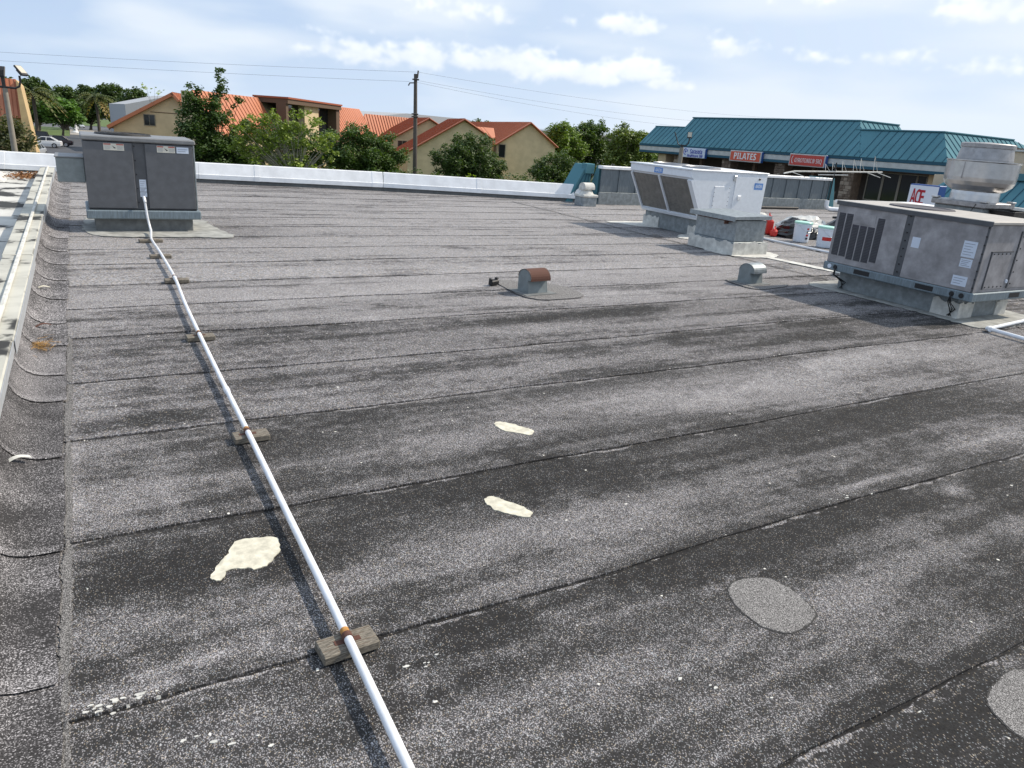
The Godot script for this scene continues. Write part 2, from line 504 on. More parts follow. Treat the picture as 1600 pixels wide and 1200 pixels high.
func sheet_texture(row: int, x0: float, x1: float, z0: float, z1: float, w: int, h: int, base: float, seed_: int, dirty := 0.0, contrast := 1.0) -> ImageTexture:
	# z0 is the far edge (top of the picture), z1 the near edge
	var lw := clampi(int((x1 - x0) / (0.012 if row < 4 else 0.03)), 24, 420)
	var lh := clampi(int((z1 - z0) / (0.01 if row < 4 else 0.018)), 8, 110)
	var near := PackedInt32Array()
	for k in range(0, wear.size(), 5):
		if wear[k + 1] - wear[k + 3] * 1.8 < z1 and wear[k + 1] + wear[k + 3] * 1.8 > z0 and wear[k] - wear[k + 2] * 1.8 < x1 and wear[k] + wear[k + 2] * 1.8 > x0:
			near.append(k)
	var lo := PackedFloat32Array()
	lo.resize(lw * lh)
	for j in lh:
		var z := z0 + (z1 - z0) * (j + 0.5) / lh
		for i in lw:
			var x := x0 + (x1 - x0) * (i + 0.5) / lw
			var s := n_streak.get_noise_2d(x * 0.4, z * 3.4 + row * 3.0)
			var s2 := n_streak.get_noise_2d(x * 0.16 + 40.0, z * 6.0)
			var b := n_blot.get_noise_2d(x * 0.7 + 0.5 * n_fine.get_noise_2d(x, z), z * 1.6)
			var fi := n_fine.get_noise_2d(x * 2.2, z * 5.0)
			# mildew runs in long bands and gathers below the laps
			var below: float = z - seams[row + 1]
			var gather := 0.2 * exp(-maxf(below, 0.0) / 0.2) * clampf(0.6 + 2.0 * n_fine.get_noise_2d(x * 0.5, row * 3.7), 0, 1.4)
			var mott := n_fine.get_noise_2d(x * 9.0 + 7.0, z * 13.0)
			var dirt := smoothstep(-0.2, 0.85, dirty + 0.55 * s + 0.5 * s2 + 0.62 * b + 0.45 * fi + 0.5 * mott + gather)
			var cov := base * (1.0 - 0.84 * dirt) + 0.05 * fi + 0.07 * mott
			var warp := 0.9 * fi + 0.7 * s + 0.5 * s2
			for k in near:
				var dx := (x - wear[k]) / wear[k + 2]
				var dz := (z - wear[k + 1]) / wear[k + 3]
				var q := dx * dx + dz * dz
				if q < 4.0:
					cov += wear[k + 4] * (0.5 if wear[k + 4] < 0.0 else 0.75) * exp(-0.8 * q) * clampf(1.0 - 1.1 * warp * signf(wear[k + 4]) * -1.0, 0.1, 1.6)
			lo[j * lw + i] = clampf(maxf(cov, 0.045 + 0.05 * mott + 0.03 * fi), 0.012, 0.85)
	var li := Image.create_from_data(lw, lh, false, Image.FORMAT_RF, lo.to_byte_array())
	li.resize(w, h, Image.INTERPOLATE_CUBIC)
	var cv := li.get_data().to_float32_array()
	var depth := z1 - z0
	# asphalt that bled out under the next sheet's edge, and pale dust caught beside it: widths in pixels per column
	var edge := PackedFloat32Array()
	var bleed := PackedFloat32Array()
	var dust := PackedFloat32Array()
	edge.resize(w)
	bleed.resize(w)
	dust.resize(w)
	for i in w:
		var x := x0 + (x1 - x0) * (i + 0.5) / w
		edge[i] = (seam_z(row + 1, x) - z0) / depth * h
		var nb := n_fine.get_noise_2d(x * 3.0 + 50.0, row * 9.0)
		var nd := n_fine.get_noise_2d(x * 1.3 + 90.0, row * 5.0) + 0.5 * n_fine.get_noise_2d(x * 9.0, row * 4.0 + 7.0)
		bleed[i] = (0.006 + 0.014 * nb) / depth * h
		dust[i] = bleed[i] + clampf(0.05 * nd, -0.02, 0.02) / depth * h
	var out := PackedByteArray()
	out.resize(w * h * 3)
	var st := seed_ * 7919 + 12345
	var o := 0
	for j in h:
		for i in w:
			st ^= (st << 13) & 0xffffffff
			st ^= st >> 17
			st ^= (st << 5) & 0xffffffff
			var r := ((st >> 8) & 1023) / 1024.0
			var r2 := (st >> 18) & 255
			var cov := cv[j * w + i]
			var e := j - edge[i]
			if e > 0 and e < 40:
				if e < bleed[i]:
					cov *= 0.12
				elif e < dust[i]:
					cov = cov * 0.6 + 0.36
			var v := 0.0
			if r < cov:
				v = 0.24 + 0.0019 * r2
			else:
				v = 0.004 + 0.00015 * r2 + 0.055 * cov
			if contrast < 1.0:
				v = lerpf(cov * 0.48 + (1.0 - cov) * (0.023 + 0.055 * cov), v, contrast)
			# granules are white, grey, a few bluish or tan
			var tint := (st >> 12) & 15
			v = sqrt(v)  # stored close to sRGB
			var g := int(v * 255.0)
			if tint == 0:
				out[o] = mini(255, int(g * 1.1)); out[o + 1] = g; out[o + 2] = int(g * 0.86)
			elif tint == 1:
				out[o] = int(g * 0.93); out[o + 1] = int(g * 0.98); out[o + 2] = g
			else:
				out[o] = g; out[o + 1] = int(g * 0.984); out[o + 2] = int(g * 0.99)
			o += 3
	# pale flecks: droppings, bits of coating
	var r3 := RandomNumberGenerator.new()
	r3.seed = seed_
	var count := int(clampf((x1 - x0) * depth * 5.0, 2, 40))
	for k in count:
		var cx := r3.randi_range(2, w - 4)
		var cy := r3.randi_range(2, h - 4)
		var rx := r3.randf_range(0.002, 0.007) / (x1 - x0) * w
		var ry := r3.randf_range(0.002, 0.006) / depth * h
		for j in range(maxi(0, cy - int(ry) - 1), mini(h, cy + int(ry) + 2)):
			for i in range(maxi(0, cx - int(rx) - 1), mini(w, cx + int(rx) + 2)):
				if pow((i - cx) / maxf(rx, 0.6), 2) + pow((j - cy) / maxf(ry, 0.6), 2) <= 1.0:
					var q := (j * w + i) * 3
					out[q] = 225; out[q + 1] = 222; out[q + 2] = 212
	return ImageTexture.create_from_image(Image.create_from_data(w, h, false, Image.FORMAT_RGB8, out))

func granule_material(t: Texture2D) -> StandardMaterial3D:
	var m := StandardMaterial3D.new()
	m.resource_name = "granule_membrane"
	m.albedo_texture = t
	m.roughness = 0.93
	m.metallic_specular = 0.3
	m.texture_repeat = false
	return m

func sheet(row: int, x0: float, x1: float, w: int, h: int, base: float, parent: Node3D, dirty := 0.0, contrast := 1.0) -> void:
	var z1: float = seams[row] + 0.06
	var z0: float = seams[row + 1] - 0.10
	var s := Shape.new()
	s.has_uv = true
	var nx := maxi(12, int((x1 - x0) / 0.12))
	var grid := []
	for i in nx + 1:
		var x := x0 + (x1 - x0) * i / nx
		var zn := seam_z(row, x)
		var col := []
		for k in 5:
			var z := lerpf(z0, zn, k / 4.0)
			var y := 0.001 + 0.0085 * (z - z0) / (z1 - z0) + 0.0022 * n_blot.get_noise_2d(x * 2.5, z * 2.5) * (1.0 if k < 4 else 1.4)
			col.append(Vector3(x, y, z))
		grid.append(col)
	for i in nx:
		for k in 4:
			var a: Vector3 = grid[i][k + 1]
			var b: Vector3 = grid[i + 1][k + 1]
			var c: Vector3 = grid[i + 1][k]
			var d: Vector3 = grid[i][k]
			var j := s.v.size()
			s.quad(a, b, c, d)
			for m in 4:
				var p: Vector3 = [a, b, c, d][m]
				s.uv[j + m] = Vector2((p.x - x0) / (x1 - x0), (p.z - z0) / (z1 - z0))
		# the cut near edge of the sheet
		var p0: Vector3 = grid[i][4]
		var p1: Vector3 = grid[i + 1][4]
		var j2 := s.v.size()
		s.quad(p0 - Vector3(0, 0.006, -0.0005), p1 - Vector3(0, 0.006, -0.0005), p1, p0)
		for m in 4:
			s.uv[j2 + m] = Vector2(((p0 if m in [0, 3] else p1).x - x0) / (x1 - x0), (p0.z - z0) / (z1 - z0))
	part("membrane_sheet", s, granule_material(sheet_texture(row, x0, x1, z0, z1, w, h, base, row * 3 + int(x0 * 7) + 5, dirty, contrast)), parent)

func sheet_y(x: float, z: float) -> float:
	# height of the membrane's top at a place
	for row in seams.size() - 1:
		if z > seam_z(row + 1, x):
			var z0: float = seams[row + 1] - 0.10
			var z1: float = seams[row] + 0.06
			return 0.001 + 0.0085 * (z - z0) / (z1 - z0) + 0.0022 * n_blot.get_noise_2d(x * 2.5, z * 2.5)
	return 0.004

func blob_patch(called: String, pts: Array, y: float, thick: float, m: Material, parent: Node3D, label: String, ragged := 0.01) -> void:
	# a flat patch with a ragged outline; pts are Vector2(x, z)
	# round the corners, then fray the outline
	for pass_ in 2:
		var cut := []
		for k in pts.size():
			var a: Vector2 = pts[k]
			var b: Vector2 = pts[(k + 1) % pts.size()]
			cut.append(a.lerp(b, 0.18))
			cut.append(a.lerp(b, 0.82))
		pts = cut
	var poly := PackedVector2Array()
	for k in pts.size():
		var a: Vector2 = pts[k]
		var b: Vector2 = pts[(k + 1) % pts.size()]
		var steps := maxi(1, int(a.distance_to(b) / maxf(0.006, ragged * 0.9)))
		for q in steps:
			var p := a.lerp(b, float(q) / steps)
			var nn := Vector2(b.y - a.y, a.x - b.x).normalized()
			poly.append(p + nn * (n_fine.get_noise_2d(p.x * 0.22 / ragged, p.y * 0.22 / ragged) * 1.1 + 0.5 * n_fine.get_noise_2d(p.x * 0.7 / ragged, p.y * 0.7 / ragged)) * ragged)
	var tris := Geometry2D.triangulate_polygon(poly)
	var s := Shape.new()
	var hs := PackedFloat32Array()
	for p in poly:
		hs.append(y if y > 0.015 else sheet_y(p.x, p.y) + y)
	for k in range(0, tris.size(), 3):
		s.tri_out(Vector3(poly[tris[k]].x, hs[tris[k]], poly[tris[k]].y), Vector3(poly[tris[k + 1]].x, hs[tris[k + 1]], poly[tris[k + 1]].y), Vector3(poly[tris[k + 2]].x, hs[tris[k + 2]], poly[tris[k + 2]].y), Vector3.UP)
	var cw := Geometry2D.is_polygon_clockwise(poly)
	for k in poly.size():
		var a := poly[k]
		var b := poly[(k + 1) % poly.size()]
		var e := (b - a)
		var ha := hs[k]
		var hb := hs[(k + 1) % poly.size()]
		s.quad_out(Vector3(a.x, ha - thick, a.y), Vector3(b.x, hb - thick, b.y), Vector3(b.x, hb, b.y), Vector3(a.x, ha, a.y), Vector3(e.y, 0, -e.x) * (-1.0 if cw else 1.0))
	part(called, s, m, parent, label)

func grown(pts: Array, by: float) -> Array:
	var mid := Vector2.ZERO
	for p in pts:
		mid += p / pts.size()
	var out := []
	for p in pts:
		out.append(p + (p - mid).normalized() * by)
	return out

func v2(a: Array) -> Array:
	var out := []
	for k in range(0, a.size(), 2):
		out.append(Vector2(a[k], a[k + 1]))
	return out

func build_roof() -> void:
	for q in [[n_streak, 31, 0.9, 4], [n_blot, 32, 0.8, 4], [n_fine, 33, 1.0, 4]]:
		q[0].noise_type = FastNoiseLite.TYPE_SIMPLEX_SMOOTH
		q[0].seed = q[1]
		q[0].frequency = q[2]
		q[0].fractal_octaves = q[3]
		q[0].fractal_gain = 0.55
	var roof := structure("flat_roof")
	box_part("roof_deck", Vector3(-6.5, -0.35, -17.6), Vector3(23.0, -0.012, 7.0), mats.curb_membrane, roof, 0.0)
	box_part("wall_below", Vector3(-6.3, -5.0, -17.3), Vector3(22.8, -0.351, 6.8), mats.cream_wall, roof, 0.0)
	# granule cover and dirt per sheet; farther ones paler, partly painting in grazing-angle brightening
	var bases := [0.33, 0.35, 0.37, 0.4, 0.41, 0.44, 0.48, 0.52, 0.54, 0.56, 0.57, 0.56, 0.58, 0.59, 0.6, 0.58, 0.55, 0.5, 0.46]
	var dirt_and_fade := [0.5, 0.44, 0.38, 0.28, 0.27, 0.18, 0.04, -0.1, -0.12, -0.16, -0.2, -0.14, -0.2, -0.22, -0.24, -0.2, -0.12, 0.0, 0.1]
	for row in seams.size() - 1:
		var base: float = bases[row]
		var dt: float = dirt_and_fade[row]
		if row < 4:
			sheet(row, -0.215, 4.1, 2048, 430, base, roof, dt, 0.8)
			sheet(row, 4.1, LAP_X, 1024, 256, base, roof, dt, 0.6)
		elif row < 8:
			sheet(row, -0.215, LAP_X, 2048, 240, base, roof, dt, 0.6)
		else:
			sheet(row, -0.215, LAP_X + (2.0 if row > 15 else 0.0), 1024, 120, base, roof, dt, 0.4)
		if row < 16:
			sheet(row, LAP_X + 0.012, 22.6, 1024, 80, base, roof, dt - 0.05, 0.35)
	# strip behind the viewer
	box_part("membrane_strip", Vector3(-0.215, -0.01, 0.44), Vector3(22.6, -0.002, 6.9), mats.curb_membrane, roof, 0.0)
	# bitumen line along the end laps
	var s := Shape.new()
	for k in 60:
		var z := -14.2 + k * 0.24
		var x := LAP_X + 0.02 * n_fine.get_noise_1d(z * 2.0)
		var x2 := LAP_X + 0.02 * n_fine.get_noise_1d((z + 0.24) * 2.0)
		if z < 0.2:
			s.quad_out(Vector3(x - 0.008, 0.0145, z), Vector3(x + 0.018, 0.0145, z), Vector3(x2 + 0.018, 0.0145, z + 0.24), Vector3(x2 - 0.008, 0.0145, z + 0.24), Vector3.UP)
	part("bitumen_line", s, mats.black, roof)
	# flashing sheets that curve up the low wall on the left
	var zs := [0.3, -0.55, -1.25, -1.94, -2.65, -3.47, -4.19, -4.62, -5.22, -5.76, -6.5, -7.2, -7.9, -8.6, -9.4, -10.2, -11.0, -11.8, -12.6, -13.5, -14.4, -15.4, -16.6]
	var profile := [Vector2(-0.19, 0.012), Vector2(-0.25, 0.0125), Vector2(-0.30, 0.016), Vector2(-0.345, 0.028), Vector2(-0.385, 0.052), Vector2(-0.412, 0.085), Vector2(-0.428, 0.125), Vector2(-0.434, 0.175)]
	for k in zs.size() - 1:
		var f := Shape.new()
		f.has_uv = true
		var zn: float = zs[k]
		var zf: float = zs[k + 1] - 0.05
		var shift := 0.012 * n_fine.get_noise_1d(k * 7.3) - 0.012 * (k % 2)
		for i in 12:
			for j in profile.size() - 1:
				var q := []
				for m in [[i, j], [i + 1, j], [i + 1, j + 1], [i, j + 1]]:
					var u: float = m[0] / 12.0
					var p: Vector2 = profile[m[1]]
					var z := lerpf(zn, zf, u) + 0.012 * n_fine.get_noise_2d(p.x * 5.0, zn * 3.0)
					var x := p.x + (shift + 0.012 * n_fine.get_noise_2d(z * 4.0, 3.0) if m[1] == 0 else 0.0)
					q.append(Vector3(x, p.y + 0.008 * (1.0 - u), z))
				var n0 := f.v.size()
				f.quad_out(q[0], q[1], q[2], q[3], Vector3(0.5, 1, 0))
				for m in 4:
					var p3: Vector3 = f.v[n0 + m]
					f.uv[n0 + m] = Vector2((-0.15 - p3.x + p3.y) / 0.5, (p3.z - zf) / (zn - zf))
		var near := k < 8
		var cover: float = [0.2, 0.22, 0.2, 0.17, 0.14, 0.16, 0.24, 0.28, 0.27, 0.3, 0.3, 0.3, 0.32, 0.34, 0.36, 0.36, 0.38, 0.38, 0.38, 0.38, 0.36, 0.34][k]
		var tx := flash_texture(minf(zn, zf), maxf(zn, zf), 192 if near else 112, 384 if near else 200, cover, 100 + k)
		part("edge_flashing", f, granule_material(tx), roof)
	# pale strip of fresh granules along the flashing's edge
	var strip_m := granule_material(patch_texture(0.36, 9))
	strip_m.uv1_triplanar = true
	strip_m.texture_repeat = true
	strip_m.uv1_scale = Vector3.ONE * 1.4
	var cuts := [0.3, -1.82, -2.74, -3.7, -4.5, -5.45]
	for k in cuts.size() - 1:
		var off := 0.006 * (k % 2)
		blob_patch("seam_strip", v2([-0.196 - off, cuts[k] - 0.01, -0.166 - off, cuts[k] - 0.01, -0.168 + off, cuts[k + 1] + 0.01, -0.196, cuts[k + 1] + 0.01]), 0.0035, 0.005, strip_m, roof, "", 0.009)
	# coating patches
	blob_patch("coating_patch", v2([0.235, -2.315, 0.29, -2.39, 0.33, -2.46, 0.37, -2.52, 0.51, -2.485, 0.495, -2.40, 0.455, -2.325, 0.40, -2.29, 0.35, -2.325, 0.30, -2.33, 0.275, -2.285, 0.25, -2.285]), 0.0035, 0.006, mats.cream_coating, roof, "cream coating patch nearest the white pipe", 0.012)
	blob_patch("coating_patch", v2([1.815, -3.19, 1.86, -3.215, 1.92, -3.14, 1.985, -3.03, 1.93, -2.975, 1.87, -3.05, 1.82, -3.08]), 0.0035, 0.006, mats.cream_coating, roof, "narrow cream coating patch farther from the viewer", 0.008)
	blob_patch("coating_patch", v2([1.365, -2.44, 1.42, -2.475, 1.48, -2.38, 1.525, -2.275, 1.475, -2.235, 1.42, -2.30, 1.375, -2.36]), 0.0035, 0.006, mats.cream_coating, roof, "narrow ragged cream coating patch", 0.012)
	var fresh := granule_material(patch_texture(0.45, 5))
	fresh.uv1_triplanar = true
	fresh.texture_repeat = true
	fresh.uv1_scale = Vector3.ONE * 1.4
	var rounded := v2([1.885, -1.5, 1.95, -1.545, 2.03, -1.54, 2.11, -1.505, 2.13, -1.41, 2.1, -1.28, 2.02, -1.25, 1.91, -1.24, 1.85, -1.31, 1.85, -1.41])
	var corner := v2([2.225, -0.775, 2.5, -0.82, 2.68, -0.6, 2.45, -0.4, 2.16, -0.62])
	blob_patch("patch_edge", grown(rounded, 0.006), 0.0015, 0.004, mats.bitumen, roof, "", 0.005)
	blob_patch("patch_edge", grown(corner, 0.006), 0.0015, 0.004, mats.bitumen, roof, "", 0.005)
	blob_patch("membrane_patch", rounded, 0.003, 0.006, fresh, roof, "rounded grey membrane patch", 0.005)
	blob_patch("membrane_patch", corner, 0.003, 0.006, fresh, roof, "grey membrane patch at the corner", 0.005)
	blob_patch("membrane_patch", v2([3.56, -5.70, 4.25, -5.72, 4.30, -6.28, 3.62, -6.72]), 0.0175, 0.006, fresh, roof, "membrane target sheet around the rusty vent", 0.006)
	blob_patch("membrane_patch", v2([6.48, -5.62, 7.25, -5.75, 7.32, -6.15, 6.58, -6.3]), 0.0175, 0.006, fresh, roof, "membrane target sheet around the grey vent", 0.006)
	# daubs of coating along the laps: start, end, count
	rng.seed = 90
	for q in [[Vector2(-0.15, -1.80), Vector2(0.05, -1.83), 26], [Vector2(0.05, -1.62), Vector2(0.32, -1.5), 7], [Vector2(2.85, -1.83), Vector2(3.1, -1.84), 6], [Vector2(0.7, -1.6), Vector2(0.82, -1.64), 5], [Vector2(1.4, -1.25), Vector2(1.6, -1.05), 5]]:
		for k in q[2]:
			var c: Vector2 = q[0].lerp(q[1], rng.randf()) + Vector2(rng.randfn() * 0.012, rng.randfn() * 0.012)
			var r := rng.randf_range(0.002, 0.008)
			var ring := []
			for j in 7:
				ring.append(c + Vector2(cos(TAU * j / 7.0) * r * rng.randf_range(0.8, 2.0), sin(TAU * j / 7.0) * r * rng.randf_range(0.4, 0.9)))
			blob_patch("coating_daub", ring, 0.0025, 0.004, mats.white_coating, roof, "", 0.002)
	# white elastomeric coating brushed round the curbs
	blob_patch("coating_apron", v2([-0.05, -9.62, 0.5, -9.52, 1.1, -9.5, 1.6, -9.42, 1.45, -10.2, 1.38, -11.3, 1.1, -11.6, -0.05, -11.3]), 0.0155, 0.006, mats.grey_coating, roof, "", 0.05)
	blob_patch("coating_apron", v2([8.05, -7.9, 8.25, -7.5, 8.9, -7.42, 9.2, -7.7, 9.1, -8.7, 8.3, -8.8]), 0.0165, 0.006, mats.white_coating, roof, "", 0.04)
	blob_patch("coating_apron", v2([8.35, -11.25, 8.75, -10.6, 9.1, -10.35, 9.5, -10.3, 9.5, -11.2]), 0.0165, 0.006, mats.white_coating, roof, "", 0.05)
	blob_patch("coating_apron", v2([8.5, -9.2, 9.0, -8.95, 9.4, -9.0, 9.4, -9.6, 8.9, -9.6]), 0.0165, 0.006, mats.white_coating, roof, "", 0.04)
	blob_patch("coating_apron", v2([7.5, -5.75, 7.75, -5.9, 8.9, -5.9, 8.95, -3.9, 8.8, -3.72, 7.55, -3.65, 7.62, -4.2, 7.6, -5.2]), 0.0165, 0.006, mats.grey_coating, roof, "", 0.03)
	blob_patch("coating_strip", v2([8.62, -7.5, 8.8, -7.5, 8.98, -6.3, 9.0, -5.9, 8.84, -5.9]), 0.0175, 0.005, mats.white_coating, roof, "white coating stripe running towards the tan unit", 0.02)
	blob_patch("coating_strip", v2([13.5, -9.3, 22.5, -9.6, 22.5, -2.0, 13.5, -2.6]), 0.0175, 0.005, mats.white_roof, roof, "white coated area of the roof behind the units", 0.06)

func patch_texture(base: float, seed_: int) -> ImageTexture:
	var w := 512
	var out := PackedByteArray()
	out.resize(w * w * 3)
	var st := seed_ * 7919
	for i in w * w:
		st ^= (st << 13) & 0xffffffff; st ^= st >> 17; st ^= (st << 5) & 0xffffffff
		var r := ((st >> 8) & 1023) / 1024.0
		var v := (0.2 + 0.0018 * ((st >> 18) & 255)) if r < base else (0.02 + 0.0004 * ((st >> 18) & 255))
		var g := int(sqrt(v) * 255)
		out[i * 3] = g; out[i * 3 + 1] = int(g * 0.985); out[i * 3 + 2] = int(g * 0.97)
	return ImageTexture.create_from_image(Image.create_from_data(w, w, false, Image.FORMAT_RGB8, out))

func flash_texture(z0: float, z1: float, w: int, h: int, base: float, seed_: int) -> ImageTexture:
	var out := PackedByteArray()
	out.resize(w * h * 3)
	var st := seed_ * 7919
	var o := 0
	for j in h:
		var z := z0 + (z1 - z0) * j / h
		for i in w:
			var u := float(i) / w
			st ^= (st << 13) & 0xffffffff; st ^= st >> 17; st ^= (st << 5) & 0xffffffff
			var r := ((st >> 8) & 1023) / 1024.0
			var cov := base
			cov += 0.22 * n_blot.get_noise_2d(u * 0.6, z * 2.0) + 0.14 * n_fine.get_noise_2d(u * 1.5, z * 4.0)
			if h - j < 0.05 / (z1 - z0) * h:
				cov += 0.14
			cov = clampf(cov, 0.02, 0.8)
			var v := (0.26 + 0.0019 * ((st >> 18) & 255)) if r < cov else (0.013 + 0.00028 * ((st >> 18) & 255) + 0.05 * cov)
			var g := int(sqrt(v) * 255)
			out[o] = g; out[o + 1] = int(g * 0.984); out[o + 2] = int(g * 0.99)
			o += 3
	return ImageTexture.create_from_image(Image.create_from_data(w, h, false, Image.FORMAT_RGB8, out))


# ---------------------------------------------------------------- low walls round the roof
func build_walls() -> void:
	# left: low wall with a white coated cap and a raised batten, between this roof and the neighbour's
	var w := thing("roof_divider", "low white capped wall along the left edge of the dark roof", "wall", Vector3.ZERO)
	box_part("wall_core", Vector3(-0.63, -0.01, -16.4), Vector3(-0.437, 0.165, 5.0), mats.curb_membrane, w, 0.0)
	var caps := [3.0, 0.2, -1.6, -3.0, -4.75, -7.4, -9.85, -12.2, -14.4, -16.35]
	for k in caps.size() - 1:
		var dx := 0.006 * (k % 2)
		box_part("cap", Vector3(-0.655 - dx, 0.17, caps[k + 1] + 0.004), Vector3(-0.428 - dx, 0.205 + 0.004 * (k % 2), caps[k]), mats.curb_cap, w, 0.008)
		box_part("batten", Vector3(-0.545, 0.206, caps[k + 1] + 0.01), Vector3(-0.515, 0.232, caps[k] - 0.01), mats.white_coating, w, 0.01)
		box_part("drip_edge", Vector3(-0.4265 - dx, 0.118, caps[k + 1] + 0.012), Vector3(-0.4235 - dx, 0.2, caps[k] - 0.006), mats.edge_metal, w, 0.0)
	var nr := structure("neighbour_roof")
	box_part("roof_surface", Vector3(-6.4, -0.011, -17.5), Vector3(-0.631, 0.045, 6.0), mats.white_roof, nr, 0.0)
	# white curb of a hatch at the far left
	var h := thing("roof_hatch_curb", "white flashed curb with a grey lid at the far left of the white roof", "roof curb", Vector3(-1.75, 0.045, -15.6))
	var s := Shape.new()
	for q in 4:
		var a := PI / 2 * q
		var b := Basis(Vector3.UP, a)
		s.quad(b * Vector3(-0.62, 0, 0.62), b * Vector3(0.62, 0, 0.62), b * Vector3(0.42, 0.12, 0.42), b * Vector3(-0.42, 0.12, 0.42))
		s.quad(b * Vector3(-0.42, 0.12, 0.42), b * Vector3(0.42, 0.12, 0.42), b * Vector3(0.42, 0.34, 0.42), b * Vector3(-0.42, 0.34, 0.42))
	part("flashing", s, mats.white_coating, h)
	box_part("lid", Vector3(-0.47, 0.341, -0.47), Vector3(0.47, 0.42, 0.47), mats.rail_grey, h, 0.015)
	# far: white metal parapet in lengths, on a dark base
	var p := thing("parapet_wall", "long white metal parapet along the far edge of the roof", "parapet", Vector3.ZERO)
	var pts := [Vector2(-6.4, -17.65), Vector2(-1.3, -17.05), Vector2(2.05, -16.35), Vector2(5.74, -15.72), Vector2(10.3, -14.32)]
	var joints := [[0, 0.0], [0, 0.6], [1, 0.0], [1, 0.75], [2, 0.3], [2, 0.95], [3, 0.45], [3, 0.999]]
	for k in joints.size() - 1:
		var a: Vector2 = pts[joints[k][0]].lerp(pts[joints[k][0] + 1], joints[k][1])
		var b: Vector2 = pts[joints[k + 1][0]].lerp(pts[joints[k + 1][0] + 1], joints[k + 1][1])
		var mid: Array = []
		for q in range(joints[k][0] + 1, joints[k + 1][0] + 1):
			if joints[k + 1][1] > 0.0 or q < joints[k + 1][0]:
				mid.append(pts[q])
		var run := [a] + mid + [b]
		for q in run.size() - 1:
			var c: Vector2 = run[q]
			var d: Vector2 = run[q + 1]
			var e := Vector3(d.x - c.x, 0, d.y - c.y)
			var dir := e.normalized()
			var back := Vector3(dir.z, 0, -dir.x)
			var o := Vector3(c.x, 0, c.y)
			var f := Shape.new()
			f.prism([Vector2(0, 0.0), Vector2(0.22, 0.0), Vector2(0.22, 0.1), Vector2(0, 0.1)], o + back * 0.05, back, Vector3.UP, e)
			part("base_strip", f, mats.curb_membrane, p)
			var g := Shape.new()
			g.prism([Vector2(0, 0.085), Vector2(0.012, 0.17), Vector2(0.03, 0.18), Vector2(0.12, 0.385), Vector2(0.145, 0.4), Vector2(0.3, 0.385), Vector2(0.31, 0.06), Vector2(0.28, 0.06), Vector2(0.02, 0.103), Vector2(0.012, 0.085)], o + Vector3(0, 0, 0) + dir * 0.003, back, Vector3.UP, e - dir * 0.006)
			part("metal_cap", g, mats.white_cap, p)
			if q == 0 and k > 0:
				var j := Shape.new()
				j.prism([Vector2(-0.004, 0.083), Vector2(0.008, 0.174), Vector2(0.026, 0.184), Vector2(0.116, 0.39), Vector2(0.145, 0.404), Vector2(0.3, 0.389), Vector2(0.3, 0.38), Vector2(0.15, 0.38), Vector2(0.06, 0.18), Vector2(0.02, 0.1)], o - dir * 0.05, back, Vector3.UP, dir * 0.1)
				part("cover_plate", j, mats.white_cap, p)
	# brown leaves caught in the corner of the white roof
	var lv := Shape.new()
	rng.seed = 6
	for k in 420:
		var at := Vector3(-0.9 + rng.randfn() * 0.14, 0.05 + rng.randf() * 0.035, -16.1 + rng.randfn() * 0.3)
		if at.x > -0.68:
			continue
		lv.t = Transform3D(Basis.from_euler(Vector3(rng.randf_range(-0.6, 0.6), rng.randf() * TAU, rng.randf_range(-0.6, 0.6))), at)
		lv.quad(Vector3(-0.028, 0, 0), Vector3(0, 0.003, 0.018), Vector3(0.03, 0, 0), Vector3(0, 0.003, -0.018))
	var ll := part("leaf_litter", lv, mats.dry_leaf, self)
	ll.set_meta("kind", "stuff")
	tag(ll, "brown fallen leaves in the corner of the white roof", "leaves")
	var gr := Shape.new()
	for k in 160:
		var at := Vector3(-0.335 + rng.randfn() * 0.028, 0.035 + rng.randf() * 0.02, -5.17 + rng.randfn() * 0.06)
		gr.t = Transform3D(Basis.from_euler(Vector3(rng.randf_range(-0.5, 0.5), rng.randf() * TAU, rng.randf_range(-0.5, 0.5))), at)
		gr.quad(Vector3(-0.03, 0, 0.001), Vector3(0.03, 0, 0.001), Vector3(0.03, 0.001, -0.001), Vector3(-0.03, 0.001, -0.001))
	var gg := part("dry_grass_clump", gr, mats.straw, self)
	gg.set_meta("kind", "stuff")
	tag(gg, "small clump of dry straw on the flashing at the left edge", "straw")
	for q in [[Vector3(-0.33, 0.05, -5.62), mats.rust, "rust brown leaf scrap on the left flashing, beyond the straw"], [Vector3(-0.36, 0.06, -6.75), mats.cream_coating, "curled cream strip on the left flashing"], [Vector3(-0.36, 0.055, -3.42), mats.white_coating, "white curled scrap on the left flashing, nearest the viewer"]]:
		var d := Shape.new()
		d.t = Transform3D(Basis(Vector3.UP, 0.4), q[0])
		for k in 6:
			var x0 := -0.05 + k / 60.0
			var x1 := -0.05 + (k + 1) / 60.0
			d.quad(Vector3(x0, 0.012 * cos(x0 * 40), 0.012), Vector3(x1, 0.012 * cos(x1 * 40), 0.012), Vector3(x1, 0.012 * cos(x1 * 40) + 0.003, -0.012), Vector3(x0, 0.012 * cos(x0 * 40) + 0.003, -0.012))
		tag(part("roof_scrap", d, q[1], self), q[2], "scrap")
	# back of the teal mansard along the far edge of the right half
	var m := thing("mansard_parapet", "grey panelled back of the teal mansard parapet behind the white unit", "parapet", Vector3.ZERO)
	var x := 10.42
	var wall_z := -14.12
	box_part("base_flashing", Vector3(10.4, 0.0, wall_z), Vector3(18.45, 0.28, wall_z + 0.05), mats.galvanised_dull, m, 0.004)
